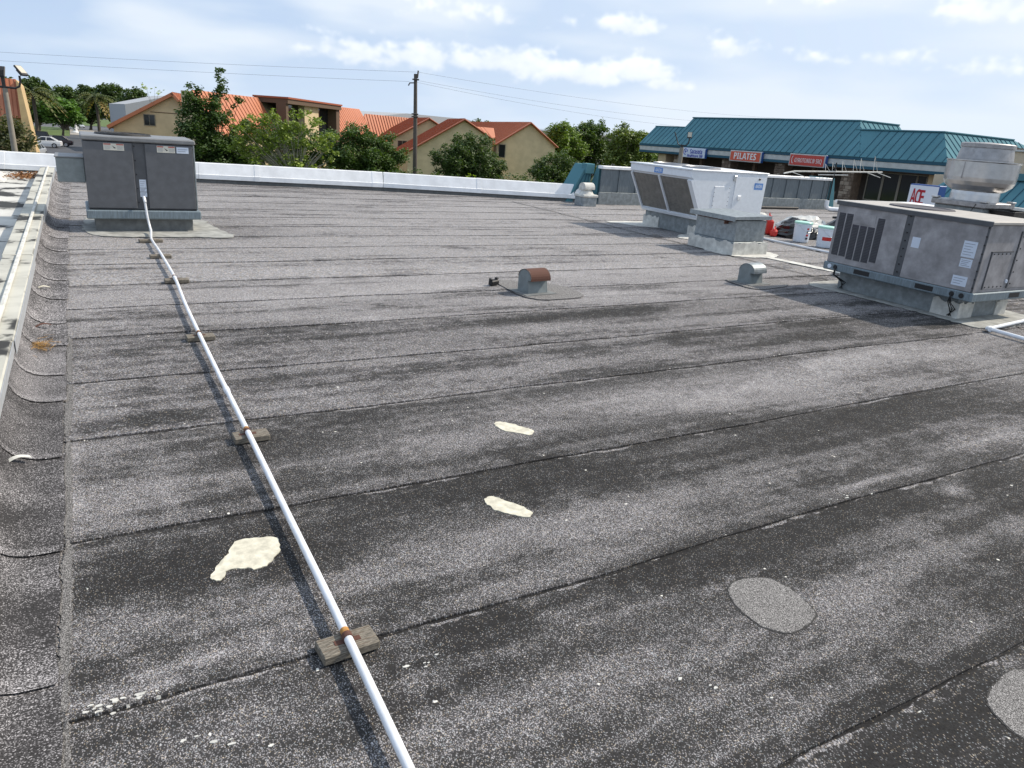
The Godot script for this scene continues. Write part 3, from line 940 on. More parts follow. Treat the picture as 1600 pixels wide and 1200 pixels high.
	while x < 18.4:
		var x2 := minf(x + 0.52, 18.42)
		box_part("panel", Vector3(x + 0.004, 0.281, wall_z - 0.012), Vector3(x2 - 0.018, 0.8, wall_z + 0.02), mats.panel_grey, m, 0.004)
		box_part("rib", Vector3(x2 - 0.017, 0.281, wall_z - 0.01), Vector3(x2 + 0.003, 0.8, wall_z + 0.045), mats.panel_grey, m, 0.004)
		x = x2
	box_part("coping", Vector3(10.4, 0.801, wall_z - 0.12), Vector3(18.47, 0.87, wall_z + 0.07), mats.white_cap, m, 0.008)
	var sl := Shape.new()
	# teal outer slope with a return at the left end
	sl.prism([Vector2(0, -0.9), Vector2(0.75, -0.9), Vector2(0.1, 0.86), Vector2(0, 0.86)], Vector3(10.45, 0, wall_z - 0.13), Vector3(0, 0, -1), Vector3.UP, Vector3(8.02, 0, 0))
	part("outer_slope", sl, mats.teal_roof, m)
	var en := Shape.new()
	en.prism([Vector2(0.0, -0.4), Vector2(-0.86, -0.4), Vector2(-0.14, 0.86), Vector2(0.0, 0.86)], Vector3(10.395, 0, wall_z - 0.36), Vector3(1, 0, 0), Vector3.UP, Vector3(0, 0, -0.5))
	part("end_return", en, mats.teal_roof, m)
	box_part("end_cap", Vector3(10.2, 0.66, wall_z - 0.5), Vector3(10.44, 0.885, wall_z - 0.3), mats.teal_roof, m, 0.01)
	for k in 3:
		var e2 := Shape.new()
		e2.tube([Vector3(10.34 - 0.07 * k, 0.64, wall_z - 0.35), Vector3(10.3 - 0.17 * k, 0.2, wall_z - 0.35)], 0.011, 5)
		part("seam_rib", e2, mats.teal_dark, m)
	var e3 := Shape.new()
	e3.prism([Vector2(0.0, -0.4), Vector2(0.42, -0.4), Vector2(0.1, 0.87), Vector2(0.0, 0.87)], Vector3(18.475, 0, wall_z + 0.05), Vector3(1, 0, 0), Vector3.UP, Vector3(0, 0, -0.8))
	part("end_return", e3, mats.teal_roof, m)
	# low white parapet at the right end of the roof
	var wp := thing("end_parapet", "low white parapet at the right end of the roof behind the fan", "parapet", Vector3.ZERO)
	box_part("wall_core", Vector3(22.55, -0.01, -11.5), Vector3(22.8, 0.5, 6.0), mats.white_coating, wp, 0.02)


# ---------------------------------------------------------------- equipment on the roof
func sticker(parent: Node3D, lo: Vector3, hi: Vector3, m: Material, lines := 0, axis := 0) -> void:
	# a label stuck on a cabinet, with rows of small print; axis 0: along x facing +z, 1: along z facing -x
	var o := box_part("sticker", lo, hi, m, parent, 0.0)
	for k in lines:
		var y := lerpf(hi.y, lo.y, (k + 1.0) / (lines + 1.0))
		var s := Shape.new()
		var cut := 0.15 + 0.25 * ((k * 7) % 3) / 2.0
		if axis == 0:
			s.box(Vector3(lerpf(lo.x, hi.x, 0.1), y - 0.0018, hi.z + 0.0004), Vector3(lerpf(hi.x, lo.x, cut), y + 0.0018, hi.z + 0.0014))
		else:
			s.box(Vector3(lo.x - 0.0014, y - 0.0022, lerpf(lo.z, hi.z, 0.1)), Vector3(lo.x - 0.0004, y + 0.0022, lerpf(hi.z, lo.z, cut)))
		part("print_line", s, mats.print_grey, o)

func build_left_unit() -> void:
	var u := thing("rooftop_unit", "dark grey rooftop air conditioner at the far left, fed by the white pipe", "air conditioner", Vector3(0.62, 0, -10.33))
	var o := -Vector3(0.62, 0, -10.33)
	box_part("curb", o + Vector3(0.08, 0.0, -10.68), o + Vector3(1.15, 0.163, -9.98), mats.curb_membrane, u, 0.01)
	box_part("base_rail", o + Vector3(0.0, 0.164, -10.78), o + Vector3(1.24, 0.268, -9.88), mats.rail_grey, u, 0.012)
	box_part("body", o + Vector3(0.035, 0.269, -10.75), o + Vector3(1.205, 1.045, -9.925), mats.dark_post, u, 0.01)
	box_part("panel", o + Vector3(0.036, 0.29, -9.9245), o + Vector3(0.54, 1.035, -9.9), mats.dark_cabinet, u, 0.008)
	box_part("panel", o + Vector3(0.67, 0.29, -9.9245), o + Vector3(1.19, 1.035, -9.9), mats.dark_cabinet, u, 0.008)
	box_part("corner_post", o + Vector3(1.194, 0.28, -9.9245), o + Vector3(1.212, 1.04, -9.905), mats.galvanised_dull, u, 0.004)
	var lid := box_part("lid", o + Vector3(0.02, 1.046, -10.77), o + Vector3(1.222, 1.1, -9.885), mats.sunlit_cabinet_lid, u, 0.014)
	var fan := Shape.new()
	fan.t = Transform3D(Basis(), o + Vector3(0.48, 1.101, -10.4))
	fan.lathe([Vector2(0.31, 0.0), Vector2(0.3, 0.012), Vector2(0.0, 0.012)], 28)
	part("fan_opening", fan, mats.black, lid)
	var gu := Shape.new()
	for k in 5:
		gu.t = Transform3D(Basis(), o + Vector3(0.48, 1.118, -10.4))
		var ring := []
		for q in 25:
			ring.append(Vector3(cos(TAU * q / 24), 0, sin(TAU * q / 24)) * (0.06 + 0.06 * k))
		gu.tube(ring, 0.003, 4, false)
	part("fan_guard", gu, mats.fixture, lid)
	var hood := box_part("side_hood", o + Vector3(-0.245, 0.565, -10.55), o + Vector3(0.034, 0.835, -9.99), mats.hood_grey, u, 0.006)
	box_part("hood_lid", o + Vector3(-0.255, 0.836, -10.56), o + Vector3(0.0345, 0.85, -9.98), mats.sunlit_cabinet_lid, hood, 0.004)
	for q in [[0.245, 0.945, 0.455, 1.02], [0.80, 0.945, 0.995, 1.02]]:
		var st := box_part("warning_label", o + Vector3(q[0], q[1], -9.8995), o + Vector3(q[2], q[3], -9.898), mats.sticker_cream, u, 0.0)
		var wdt: float = q[2] - q[0]
		box_part("label_band", o + Vector3(q[0] + 0.004, q[3] - 0.016, -9.8977), o + Vector3(q[0] + wdt * 0.36, q[3] - 0.003, -9.8968), mats.sticker_red, st, 0.0)
		box_part("label_band", o + Vector3(q[2] - wdt * 0.37, q[3] - 0.016, -9.8977), o + Vector3(q[2] - 0.004, q[3] - 0.003, -9.8968), mats.sticker_red, st, 0.0)
		var pic := Shape.new()
		var c: Vector3 = o + Vector3((q[0] + q[2]) / 2, (q[1] + q[3]) / 2, -9.8972)
		pic.tri(c + Vector3(-0.018, 0.016, 0), c + Vector3(0.004, -0.016, 0), c + Vector3(0.022, -0.012, 0))
		part("pictogram", pic, mats.black, st)
		for k in 4:
			box_part("print_line", o + Vector3(q[0] + 0.01, q[1] + 0.012 + k * 0.011, -9.8977), o + Vector3(q[0] + wdt * 0.32, q[1] + 0.0145 + k * 0.011, -9.897), mats.print_grey, st, 0.0)
			box_part("print_line", o + Vector3(q[2] - wdt * 0.34, q[1] + 0.012 + k * 0.011, -9.8977), o + Vector3(q[2] - 0.01, q[1] + 0.0145 + k * 0.011, -9.897), mats.print_grey, st, 0.0)
	sticker(u, o + Vector3(1.012, 0.945, -9.8995), o + Vector3(1.145, 1.015, -9.898), mats.sticker, 2)
	for q in [[0.53, 0.625], [0.485, 0.525], [0.425, 0.478]]:
		sticker(u, o + Vector3(0.583, q[0], -9.9245), o + Vector3(0.655, q[1], -9.9225), mats.sticker, 3)
	for k in 5:
		var sc := Shape.new()
		sc.t = Transform3D(Basis(Vector3.RIGHT, PI / 2), o + Vector3(0.56, 0.36 + 0.16 * k, -9.9245))
		sc.lathe([Vector2(0.008, 0.0), Vector2(0.007, 0.005), Vector2(0, 0.006)], 8)
		part("screw", sc, mats.black, u)

func build_pipe() -> void:
	var p := thing("drain_pipe", "long white plastic pipe running across the roof to the dark grey unit", "pipe", Vector3(0.56, 0, -1.77))
	var o := -Vector3(0.56, 0, -1.77)
	var line := [Vector3(0.612, 0.43, -9.88), Vector3(0.617, 0.40, -9.84), Vector3(0.63, 0.2, -9.82), Vector3(0.645, 0.085, -9.78), Vector3(0.64, 0.062, -9.6), Vector3(0.605, 0.053, -9.1), Vector3(0.62, 0.053, -8.2), Vector3(0.625, 0.053, -7.0), Vector3(0.60, 0.049, -6.1), Vector3(0.585, 0.053, -5.18), Vector3(0.578, 0.048, -4.3), Vector3(0.572, 0.053, -3.41), Vector3(0.565, 0.049, -2.6), Vector3(0.555, 0.053, -1.77), Vector3(0.542, 0.049, -1.0), Vector3(0.53, 0.053, 0.4), Vector3(0.52, 0.053, 1.6)]
	var cur := Curve3D.new()
	cur.bake_interval = 0.06
	for k in line.size():
		var tan: Vector3 = (line[mini(k + 1, line.size() - 1)] - line[maxi(k - 1, 0)]).normalized()
		var reach: float = 0.33 * minf(line[k].distance_to(line[mini(k + 1, line.size() - 1)]) if k < line.size() - 1 else 9.0, line[k].distance_to(line[maxi(k - 1, 0)]) if k > 0 else 9.0)
		cur.add_point(line[k] + o, -tan * reach, tan * reach)
	var path := []
	for q in cur.get_baked_points():
		path.append(q)
	var s := Shape.new()
	s.tube(path, 0.0135, 14)
	part("pipe_run", s, mats.pvc, p)
	for z in [-9.84, -9.68, -7.02, -4.02, -0.4]:
		var c := Shape.new()
		var best := 0
		for k in path.size():
			if absf(path[k].z + o.z * -1.0 - z) < absf(path[best].z - o.z - z):
				best = k
		best = clampi(best, 1, path.size() - 2)
		var d: Vector3 = (path[best + 1] - path[best - 1]).normalized()
		c.tube([path[best] - d * 0.035, path[best] + d * 0.03], 0.0168, 14)
		part("coupling", c, mats.pvc, p)
	for z in [-7.05, -5.2, -3.42, -1.78]:
		var best := 0
		for k in path.size():
			if absf(path[k].z - o.z - z) < absf(path[best].z - o.z - z):
				best = k
		best = clampi(best, 1, path.size() - 2)
		var d: Vector3 = (path[best + 1] - path[best - 1]).normalized()
		var c := Shape.new()
		c.tube([path[best] - d * 0.011, path[best] + d * 0.011], 0.0162, 14)
		part("strap", c, mats.rust, p, "rusty pipe strap")
		var c2 := Shape.new()
		c2.tube([path[best] - d * 0.034, path[best] - d * 0.0112], 0.0139, 14)
		part("rust_mark", c2, mats.rust_stain, p)
		for sg in [-1.0, 1.0]:
			box_part("strap_tab", path[best] + Vector3(sg * 0.026 - 0.014, -0.0135, -0.01), path[best] + Vector3(sg * 0.026 + 0.014, -0.0118, 0.01), mats.rust, p, 0.0)
	# blocks the pipe lies on
	var spots := [[-1.77, 0.555, 0.06, 0.175], [-3.41, 0.587, 0.02, 0.165], [-5.18, 0.592, 0.03, 0.18], [-7.03, 0.64, 0.0, 0.2], [-8.22, 0.615, 0.05, 0.2], [-9.18, 0.6, 0.1, 0.24]]
	var names := ["weathered wooden block under the white pipe, nearest the viewer", "weathered wooden block under the white pipe, second from the viewer", "weathered wooden block under the white pipe, third from the viewer", "wooden block under the white pipe, fourth from the viewer", "wooden block under the white pipe, second from the dark unit", "wooden block under the white pipe, beside the dark unit"]
	for k in spots.size():
		var q: Array = spots[k]
		var b := thing("wood_block", names[k], "wood block", Vector3(q[1], 0.0085, q[0]), q[2], "wooden blocks under the white pipe")
		box_part("timber", Vector3(-q[3] / 2, 0, -0.0445), Vector3(q[3] / 2, 0.031, 0.0445), mats.wood, b, 0.004)
		for j in 5:
			var cr := Shape.new()
			var z := -0.034 + j * 0.017
			cr.box(Vector3(-q[3] / 2 + 0.004 + 0.02 * ((j * 5) % 3), 0.0305, z), Vector3(q[3] / 2 - 0.004 - 0.025 * ((j * 7) % 3), 0.0314, z + 0.0015))
			part("crack", cr, mats.brown_trim, b)

func vent(label: String, at: Vector3, turn: float, size: float, hood_m: Material, side_m: Material) -> void:
	# gooseneck hood: half-round cover over a tapering box, open towards local +z
	var v := thing("roof_vent", label, "vent", at, turn, "curved hood vents")
	var w := 0.125 * size
	var side := []
	for k in 13:
		var a := PI * 1.0 - PI * k / 12.0
		side.append(Vector2(cos(a) * 0.115, 0.165 + sin(a) * 0.09))
	var poly := [Vector2(-0.115, 0.0)] + side + [Vector2(0.115, 0.145), Vector2(0.06, 0.14), Vector2(0.085, 0.0)]
	for k in poly.size():
		poly[k] *= size
	for sg in [-1.0, 1.0]:
		var s := Shape.new()
		s.prism(poly, Vector3(sg * w - 0.002, 0, 0), Vector3(0, 0, 1), Vector3.UP, Vector3(0.004, 0, 0))
		part("side_plate", s, side_m, v)
	var h := Shape.new()
	var hw := w + 0.006
	for k in 12:
		var a: Vector2 = side[k] * size
		var b: Vector2 = side[k + 1] * size
		h.quad_out(Vector3(-hw, a.y, a.x), Vector3(hw, a.y, a.x), Vector3(hw, b.y, b.x), Vector3(-hw, b.y, b.x), Vector3(0, (a.y + b.y) / 2 - 0.165 * size, (a.x + b.x) / 2))
		h.quad_out(Vector3(-hw, a.y - 0.003, a.x * 0.98), Vector3(hw, a.y - 0.003, a.x * 0.98), Vector3(hw, b.y - 0.003, b.x * 0.98), Vector3(-hw, b.y - 0.003, b.x * 0.98), -Vector3(0, (a.y + b.y) / 2 - 0.165 * size, (a.x + b.x) / 2))
	h.box(Vector3(-hw, 0.14 * size, 0.112 * size), Vector3(hw, 0.168 * size, 0.119 * size))
	part("hood", h, hood_m, v)
	var f := Shape.new()
	f.quad(Vector3(-w, 0, 0.084 * size), Vector3(w, 0, 0.084 * size), Vector3(w, 0.14 * size, 0.059 * size), Vector3(-w, 0.14 * size, 0.059 * size))
	part("throat", f, side_m, v)
	var bk := Shape.new()
	bk.quad(Vector3(w, 0, -0.113 * size), Vector3(-w, 0, -0.113 * size), Vector3(-w, 0.17 * size, -0.113 * size), Vector3(w, 0.17 * size, -0.113 * size))
	part("back_plate", bk, side_m, v)
	box_part("flange", Vector3(-w - 0.07, 0.0, -0.19 * size), Vector3(w + 0.07, 0.004, 0.16 * size), mats.curb_membrane, v, 0.0)

func build_white_unit() -> void:
	var at := Vector3(9.6, 0, -10.05)
	var u := thing("rooftop_unit", "large white rooftop unit with two slanted dark coils", "air conditioner", at)
	var o := -at
	box_part("curb", o + Vector3(9.1, 0.0, -10.82), o + Vector3(10.34, 0.3, -9.3), mats.galvanised_dull, u, 0.015)
	for q in [[Vector3(9.085, 0.0, -10.84), Vector3(9.3, 0.22, -10.4)], [Vector3(9.085, 0.0, -9.62), Vector3(9.34, 0.2, -9.283)]]:
		coat_band(u, o + q[0], o + q[1])
	var zn := -9.25
	var zf := -10.86
	var b := Shape.new()
	b.prism([Vector2(9.06, 0.31), Vector2(10.4, 0.31), Vector2(10.42, 1.1), Vector2(8.66, 1.1), Vector2(8.66, 0.99), Vector2(8.7, 0.97)], o + Vector3(0, 0, zf), Vector3.RIGHT, Vector3.UP, Vector3(0, 0, zn - zf))
	part("cabinet", b, mats.white_steel, u)
	var lid := box_part("lid", o + Vector3(8.64, 1.101, zf - 0.02), o + Vector3(10.44, 1.125, zn + 0.02), mats.white_steel, u, 0.006)
	for z in [-10.45, -9.68]:
		var f := Shape.new()
		f.t = Transform3D(Basis(), o + Vector3(9.25, 1.126, z))
		f.lathe([Vector2(0.33, 0), Vector2(0.32, 0.03), Vector2(0.29, 0.03), Vector2(0.27, 0.006), Vector2(0, 0.006)], 28)
		part("fan_ring", f, mats.aluminium_dull, lid)
	# slanted face: frame and two coils
	var p0 := o + Vector3(8.70, 0.965, 0)
	var p1 := o + Vector3(9.055, 0.33, 0)
	var down := (p1 - p0)
	var out := Vector3(-down.y, down.x, 0).normalized() * -1.0
	if out.x > 0:
		out = -out
	var face := func(called: String, z0: float, z1: float, a: float, c: float, d0: float, d1: float, m: Material) -> MeshInstance3D:
		var s := Shape.new()
		var q0 := p0 + down * a
		var q1 := p0 + down * c
		var c8 := []
		for z in [z0, z1]:
			for q in [q0, q1]:
				for dd in [d0, d1]:
					c8.append(q + Vector3(0, 0, z) + out * dd)
		var mid := (q0 + q1) / 2 + Vector3(0, 0, (z0 + z1) / 2) + out * (d0 + d1) / 2
		for f4 in [[0, 1, 3, 2], [4, 5, 7, 6], [0, 1, 5, 4], [2, 3, 7, 6], [0, 2, 6, 4], [1, 3, 7, 5]]:
			var ctr: Vector3 = (c8[f4[0]] + c8[f4[1]] + c8[f4[2]] + c8[f4[3]]) / 4
			s.quad_out(c8[f4[0]], c8[f4[1]], c8[f4[2]], c8[f4[3]], ctr - mid)
		return part(called, s, m, u)
	for q in [[zf + 0.035, -10.11], [-10.075, zn - 0.1]]:
		var coil: MeshInstance3D = face.call("coil", q[0], q[1], 0.02, 0.95, 0.001, 0.006, mats.coil)
		for k in 22:
			var a := 0.03 + k * 0.0415
			var s := Shape.new()
			s.tube([p0 + down * a + out * 0.0085 + Vector3(0, 0, q[0] + 0.005), p0 + down * a + out * 0.0085 + Vector3(0, 0, q[1] - 0.005)], 0.003, 4)
			part("coil_fin", s, mats.coil, coil)
	face.call("frame_rail", zf, zf + 0.034, 0.0, 1.0, 0.001, 0.035, mats.white_steel)
	face.call("frame_rail", -10.109, -10.076, 0.0, 1.0, 0.001, 0.035, mats.white_steel)
	face.call("frame_rail", zn - 0.099, zn, 0.0, 1.0, 0.001, 0.05, mats.white_steel)
	face.call("frame_rail", zf + 0.0345, zn - 0.1, 0.96, 1.02, 0.001, 0.05, mats.white_steel)
	# panels on the near side
	box_part("access_panel", o + Vector3(9.2, 0.46, zn + 0.0005), o + Vector3(9.55, 0.87, zn + 0.007), mats.white_steel, u, 0.003)
	var dr := box_part("door", o + Vector3(9.66, 0.37, zn + 0.0005), o + Vector3(10.37, 1.05, zn + 0.012), mats.white_steel, u, 0.004)
	box_part("hinge", o + Vector3(9.6, 0.97, zn + 0.001), o + Vector3(9.65, 1.06, zn + 0.03), mats.aluminium, dr, 0.004)
	box_part("handle", o + Vector3(9.75, 0.66, zn + 0.0125), o + Vector3(9.83, 0.73, zn + 0.03), mats.white_cap, dr, 0.006)
	box_part("latch", o + Vector3(10.2, 1.0, zn + 0.0125), o + Vector3(10.24, 1.03, zn + 0.03), mats.fixture, dr, 0.004)
	for k in 12:
		for q in [9.2, 9.54]:
			if k < 6:
				box_part("screw", o + Vector3(q + 0.002, 0.48 + k * 0.072, zn + 0.0075), o + Vector3(q + 0.012, 0.49 + k * 0.072, zn + 0.01), mats.fixture, u, 0.0)
	var l1 := box_part("maker_label", o + Vector3(10.12, 0.84, zn + 0.0125), o + Vector3(10.33, 0.95, zn + 0.0135), mats.sticker_blue, dr, 0.0)
	word("lettering", "AAON", 0.06, mats.sticker, l1, o + Vector3(10.225, 0.895, zn + 0.0142), Basis(), 0.001, 0.15)
	var l2 := box_part("maker_label", o + Vector3(8.6575, 0.995, -10.2), o + Vector3(8.6595, 1.085, -9.98), mats.sticker_blue, u, 0.0)
	word("lettering", "AAON", 0.055, mats.sticker, l2, o + Vector3(8.6568, 1.04, -10.09), Basis(Vector3.UP, -PI / 2), 0.001, 0.16)
	var pb := thing("intake_box", "galvanised metal intake box with a hinged lid in front of the white unit", "vent box", Vector3(8.55, 0, -8.13))
	var q0 := -Vector3(8.55, 0, -8.13)
	box_part("curb", q0 + Vector3(8.2, 0.0, -8.6), q0 + Vector3(8.9, 0.2, -7.68), mats.galvanised_dull, pb, 0.01)
	box_part("body", q0 + Vector3(8.24, 0.201, -8.56), q0 + Vector3(8.86, 0.51, -7.72), mats.galvanised, pb, 0.006)
	coat_band(pb, q0 + Vector3(8.188, 0.0, -8.615), q0 + Vector3(8.912, 0.215, -7.665))
	var ld := Shape.new()
	ld.prism([Vector2(8.15, 0.525), Vector2(8.9, 0.53), Vector2(8.9, 0.585), Vector2(8.14, 0.565), Vector2(8.14, 0.5)], q0 + Vector3(0, 0, -8.62), Vector3.RIGHT, Vector3.UP, Vector3(0, 0, 0.95))
	part("lid", ld, mats.galvanised, pb)
	box_part("throat", q0 + Vector3(8.2, 0.48, -8.5), q0 + Vector3(8.239, 0.53, -7.8), mats.rust, pb, 0.002)
	box_part("bracket", q0 + Vector3(8.16, 0.44, -7.9), q0 + Vector3(8.239, 0.5, -7.88), mats.rust, pb, 0.002)

func coat_band(parent: Node3D, lo: Vector3, hi: Vector3) -> void:
	# brushed white coating with a ragged upper edge on the two faces that show (-x and +z)
	var s := Shape.new()
	var runs := [[Vector3(lo.x, 0, lo.z), Vector3(lo.x, 0, hi.z), Vector3(-1, 0, 0)], [Vector3(lo.x, 0, hi.z), Vector3(hi.x, 0, hi.z), Vector3(0, 0, 1)]]
	for r in runs:
		var n := maxi(6, int(r[0].distance_to(r[1]) / 0.025))
		for k in n:
			var a: Vector3 = r[0].lerp(r[1], float(k) / n)
			var b: Vector3 = r[0].lerp(r[1], float(k + 1) / n)
			var ha := hi.y * (0.88 + 0.2 * n_fine.get_noise_2d((a.x + a.z) * 9.0, lo.x * 3.0 + hi.y * 90.0))
			var hb := hi.y * (0.88 + 0.2 * n_fine.get_noise_2d((b.x + b.z) * 9.0, lo.x * 3.0 + hi.y * 90.0))
			s.quad_out(a + Vector3(0, lo.y + 0.002, 0), b + Vector3(0, lo.y + 0.002, 0), b + Vector3(0, hb, 0), a + Vector3(0, ha, 0), r[2])
			s.quad_out(a + Vector3(0, ha, 0), b + Vector3(0, hb, 0), b + Vector3(0, hb, 0) - r[2] * 0.014, a + Vector3(0, ha, 0) - r[2] * 0.014, Vector3.UP)
	part("coating", s, mats.white_coating, parent)

func build_right_unit() -> void:
	var at := Vector3(8.5, 0, -4.78)
	var u := thing("rooftop_unit", "tan grey rooftop air conditioner with louvres at the right edge of the view", "air conditioner", at)
	var o := -at
	var x0 := 7.62
	var x1 := 8.75
	var zf := -5.66
	var zn := -3.9
	box_part("curb", o + Vector3(7.76, 0.0, -5.54), o + Vector3(8.66, 0.232, -4.07), mats.galvanised_dull, u, 0.02)
	coat_band(u, o + Vector3(7.748, 0.0, -4.35), o + Vector3(8.02, 0.2, -4.058))
	coat_band(u, o + Vector3(8.46, 0.0, -4.09), o + Vector3(8.672, 0.21, -4.056))
	var rail := box_part("base_rail", o + Vector3(x0 - 0.01, 0.233, zf - 0.01), o + Vector3(x1 + 0.01, 0.325, zn + 0.01), mats.rail_grey, u, 0.01)
	for z in [-5.25, -4.5]:
		box_part("fork_pocket", o + Vector3(x0 - 0.012, 0.255, z), o + Vector3(x0 - 0.0105, 0.305, z + 0.2), mats.black, rail, 0.0)
	box_part("fork_pocket", o + Vector3(8.3, 0.255, zn + 0.0105), o + Vector3(8.5, 0.305, zn + 0.012), mats.black, rail, 0.0)
	for z in [-5.58, -5.5, -4.1, -4.0]:
		var h := Shape.new()
		h.t = Transform3D(Basis(Vector3.FORWARD, -PI / 2), o + Vector3(x0 - 0.0102, 0.28, z))
		h.lathe([Vector2(0.026, 0), Vector2(0.026, 0.004), Vector2(0, 0.004)], 12)
		part("lifting_hole", h, mats.pail_white if z == -5.58 else mats.black, rail)
	box_part("body", o + Vector3(x0 + 0.012, 0.326, zf + 0.012), o + Vector3(x1, 1.0, zn - 0.012), mats.tan_cabinet, u, 0.004)
	var lid := box_part("lid", o + Vector3(x0 - 0.012, 1.001, zf - 0.012), o + Vector3(x1 + 0.01, 1.035, zn + 0.012), mats.tan_lid, u, 0.008)
	box_part("lid_edge", o + Vector3(x0 - 0.014, 0.985, zf), o + Vector3(x0 - 0.0125, 1.03, zn + 0.012), mats.dark_post, lid, 0.0)
	var fan := Shape.new()
	fan.t = Transform3D(Basis(), o + Vector3(8.2, 1.036, -5.0))
	fan.lathe([Vector2(0.34, 0), Vector2(0.33, 0.012), Vector2(0.3, 0.012), Vector2(0.28, 0.002), Vector2(0, 0.002)], 28)
	part("fan_opening", fan, mats.louvre, lid)
	# long side: two panels, corner posts and seam
	var pa := box_part("panel", o + Vector3(x0, 0.33, zf + 0.03), o + Vector3(x0 + 0.0115, 0.985, -4.78), mats.tan_cabinet, u, 0.004)
	var pb := box_part("panel", o + Vector3(x0, 0.33, -4.7), o + Vector3(x0 + 0.0115, 0.985, zn - 0.03), mats.tan_cabinet, u, 0.004)
	box_part("seam_post", o + Vector3(x0 + 0.004, 0.33, -4.778), o + Vector3(x0 + 0.0116, 0.985, -4.702), mats.dark_post, u, 0.0)
	box_part("corner_post", o + Vector3(x0 + 0.002, 0.33, zn - 0.029), o + Vector3(x0 + 0.0116, 0.985, zn - 0.0125), mats.dark_post, u, 0.0)
	var cols := [[-5.6, 0.42, 0.9], [-5.5, 0.42, 0.9], [-5.4, 0.4, 0.79], [-5.3, 0.4, 0.79], [-5.2, 0.4, 0.79], [-5.1, 0.42, 0.9]]
	for q in cols:
		var s := Shape.new()
		var n := int((q[2] - q[1]) / 0.017)
		for k in n:
			var y: float = q[1] + k * 0.017
			s.prism([Vector2(0, 0), Vector2(0.006, 0.0), Vector2(0.0, 0.007)], o + Vector3(x0 - 0.0062, y, q[0]), Vector3.RIGHT, Vector3.UP, Vector3(0, 0, 0.078))
		part("louvre_column", s, mats.dark_post, pa)
		box_part("louvre_slot", o + Vector3(x0 - 0.001, q[1] - 0.004, q[0] - 0.003), o + Vector3(x0 - 0.0003, q[2] + 0.002, q[0] + 0.081), mats.louvre, pa, 0.0)
	box_part("small_hatch", o + Vector3(x0 - 0.004, 0.81, -5.4), o + Vector3(x0 - 0.0005, 0.93, -5.13), mats.tan_cabinet, pa, 0.002)
	sticker(u, o + Vector3(x0 - 0.0025, 0.66, -4.66), o + Vector3(x0 - 0.001, 0.77, -4.57), mats.sticker, 0, 1)
	sticker(u, o + Vector3(x0 - 0.0025, 0.66, -4.12), o + Vector3(x0 - 0.001, 0.82, -3.985), mats.sticker, 5, 1)
	sticker(u, o + Vector3(x0 - 0.0025, 0.56, -4.11), o + Vector3(x0 - 0.001, 0.645, -3.99), mats.sticker, 4, 1)
	sticker(u, o + Vector3(x0 - 0.0025, 0.37, -4.14), o + Vector3(x0 - 0.001, 0.47, -3.99), mats.sticker, 3, 1)
	for k in 8:
		for z in [-4.74, zn - 0.021]:
			box_part("screw", o + Vector3(x0 - 0.006, 0.37 + k * 0.085, z - 0.006), o + Vector3(x0 + 0.003, 0.382 + k * 0.085, z + 0.006), mats.black, u, 0.0)
	# short side: service panels
	var e1 := box_part("service_panel", o + Vector3(7.78, 0.36, zn - 0.0115), o + Vector3(8.14, 0.73, zn - 0.003), mats.tan_cabinet, u, 0.003)
	box_part("panel_frame", o + Vector3(7.76, 0.731, zn - 0.0115), o + Vector3(8.16, 0.742, zn), mats.dark_post, u, 0.0)
	box_part("panel_frame", o + Vector3(7.765, 0.36, zn - 0.0115), o + Vector3(7.778, 0.73, zn - 0.001), mats.dark_post, u, 0.0)
	var e2 := box_part("service_panel", o + Vector3(8.24, 0.36, zn - 0.0115), o + Vector3(8.7, 0.93, zn - 0.003), mats.tan_cabinet, u, 0.003)
	box_part("panel_frame", o + Vector3(8.222, 0.36, zn - 0.0115), o + Vector3(8.2385, 0.94, zn - 0.001), mats.dark_post, u, 0.0)
	for k in 5:
		for q in [[7.8 + k * 0.075, 0.71, e1], [7.8 + k * 0.075, 0.375, e1], [8.26, 0.4 + k * 0.12, e2]]:
			box_part("screw", o + Vector3(q[0], q[1], zn - 0.0028), o + Vector3(q[0] + 0.012, q[1] + 0.012, zn + 0.003), mats.black, q[2], 0.0)
	var ring := Shape.new()
	ring.t = Transform3D(Basis(Vector3.RIGHT, PI / 2), o + Vector3(8.19, 0.43, zn - 0.0115))
	ring.lathe([Vector2(0.02, 0), Vector2(0.02, 0.012), Vector2(0.009, 0.012), Vector2(0.008, 0.002), Vector2(0, 0.002)], 14)
	part("port", ring, mats.sticker, u)
	for q in [[-5.49, -5.44], [-4.1, -4.12]]:
		for k in 3:
			var c := Shape.new()
			c.tube([o + Vector3(x0 - 0.016, 0.28, q[0]), o + Vector3(x0 - 0.04 - 0.01 * k, 0.2, q[0] + 0.02 * k), o + Vector3(7.738, 0.11, q[1] + 0.03 * k - 0.03), o + Vector3(7.742, 0.03, q[1] - 0.02 * k)], 0.005, 6)
			part("cable", c, mats.black, u)
	# plastic pipes on the roof in front of it
	var p := thing("condensate_line", "white plastic pipe elbow on the roof in front of the tan unit", "pipe", Vector3(7.57, 0.0, -3.63))
	var q1 := -Vector3(7.57, 0, -3.63)
	var s1 := Shape.new()
	s1.tube([q1 + Vector3(7.57, 0.04, -3.63), q1 + Vector3(9.4, 0.05, -3.83)], 0.019, 10)
	part("pipe_run", s1, mats.pvc, p)
	var s2 := Shape.new()
	s2.tube([q1 + Vector3(7.56, 0.04, -3.65), q1 + Vector3(7.47, 0.04, -2.9), q1 + Vector3(7.4, 0.04, -1.6)], 0.019, 10)
	part("pipe_run", s2, mats.pvc, p)
	var s3 := Shape.new()
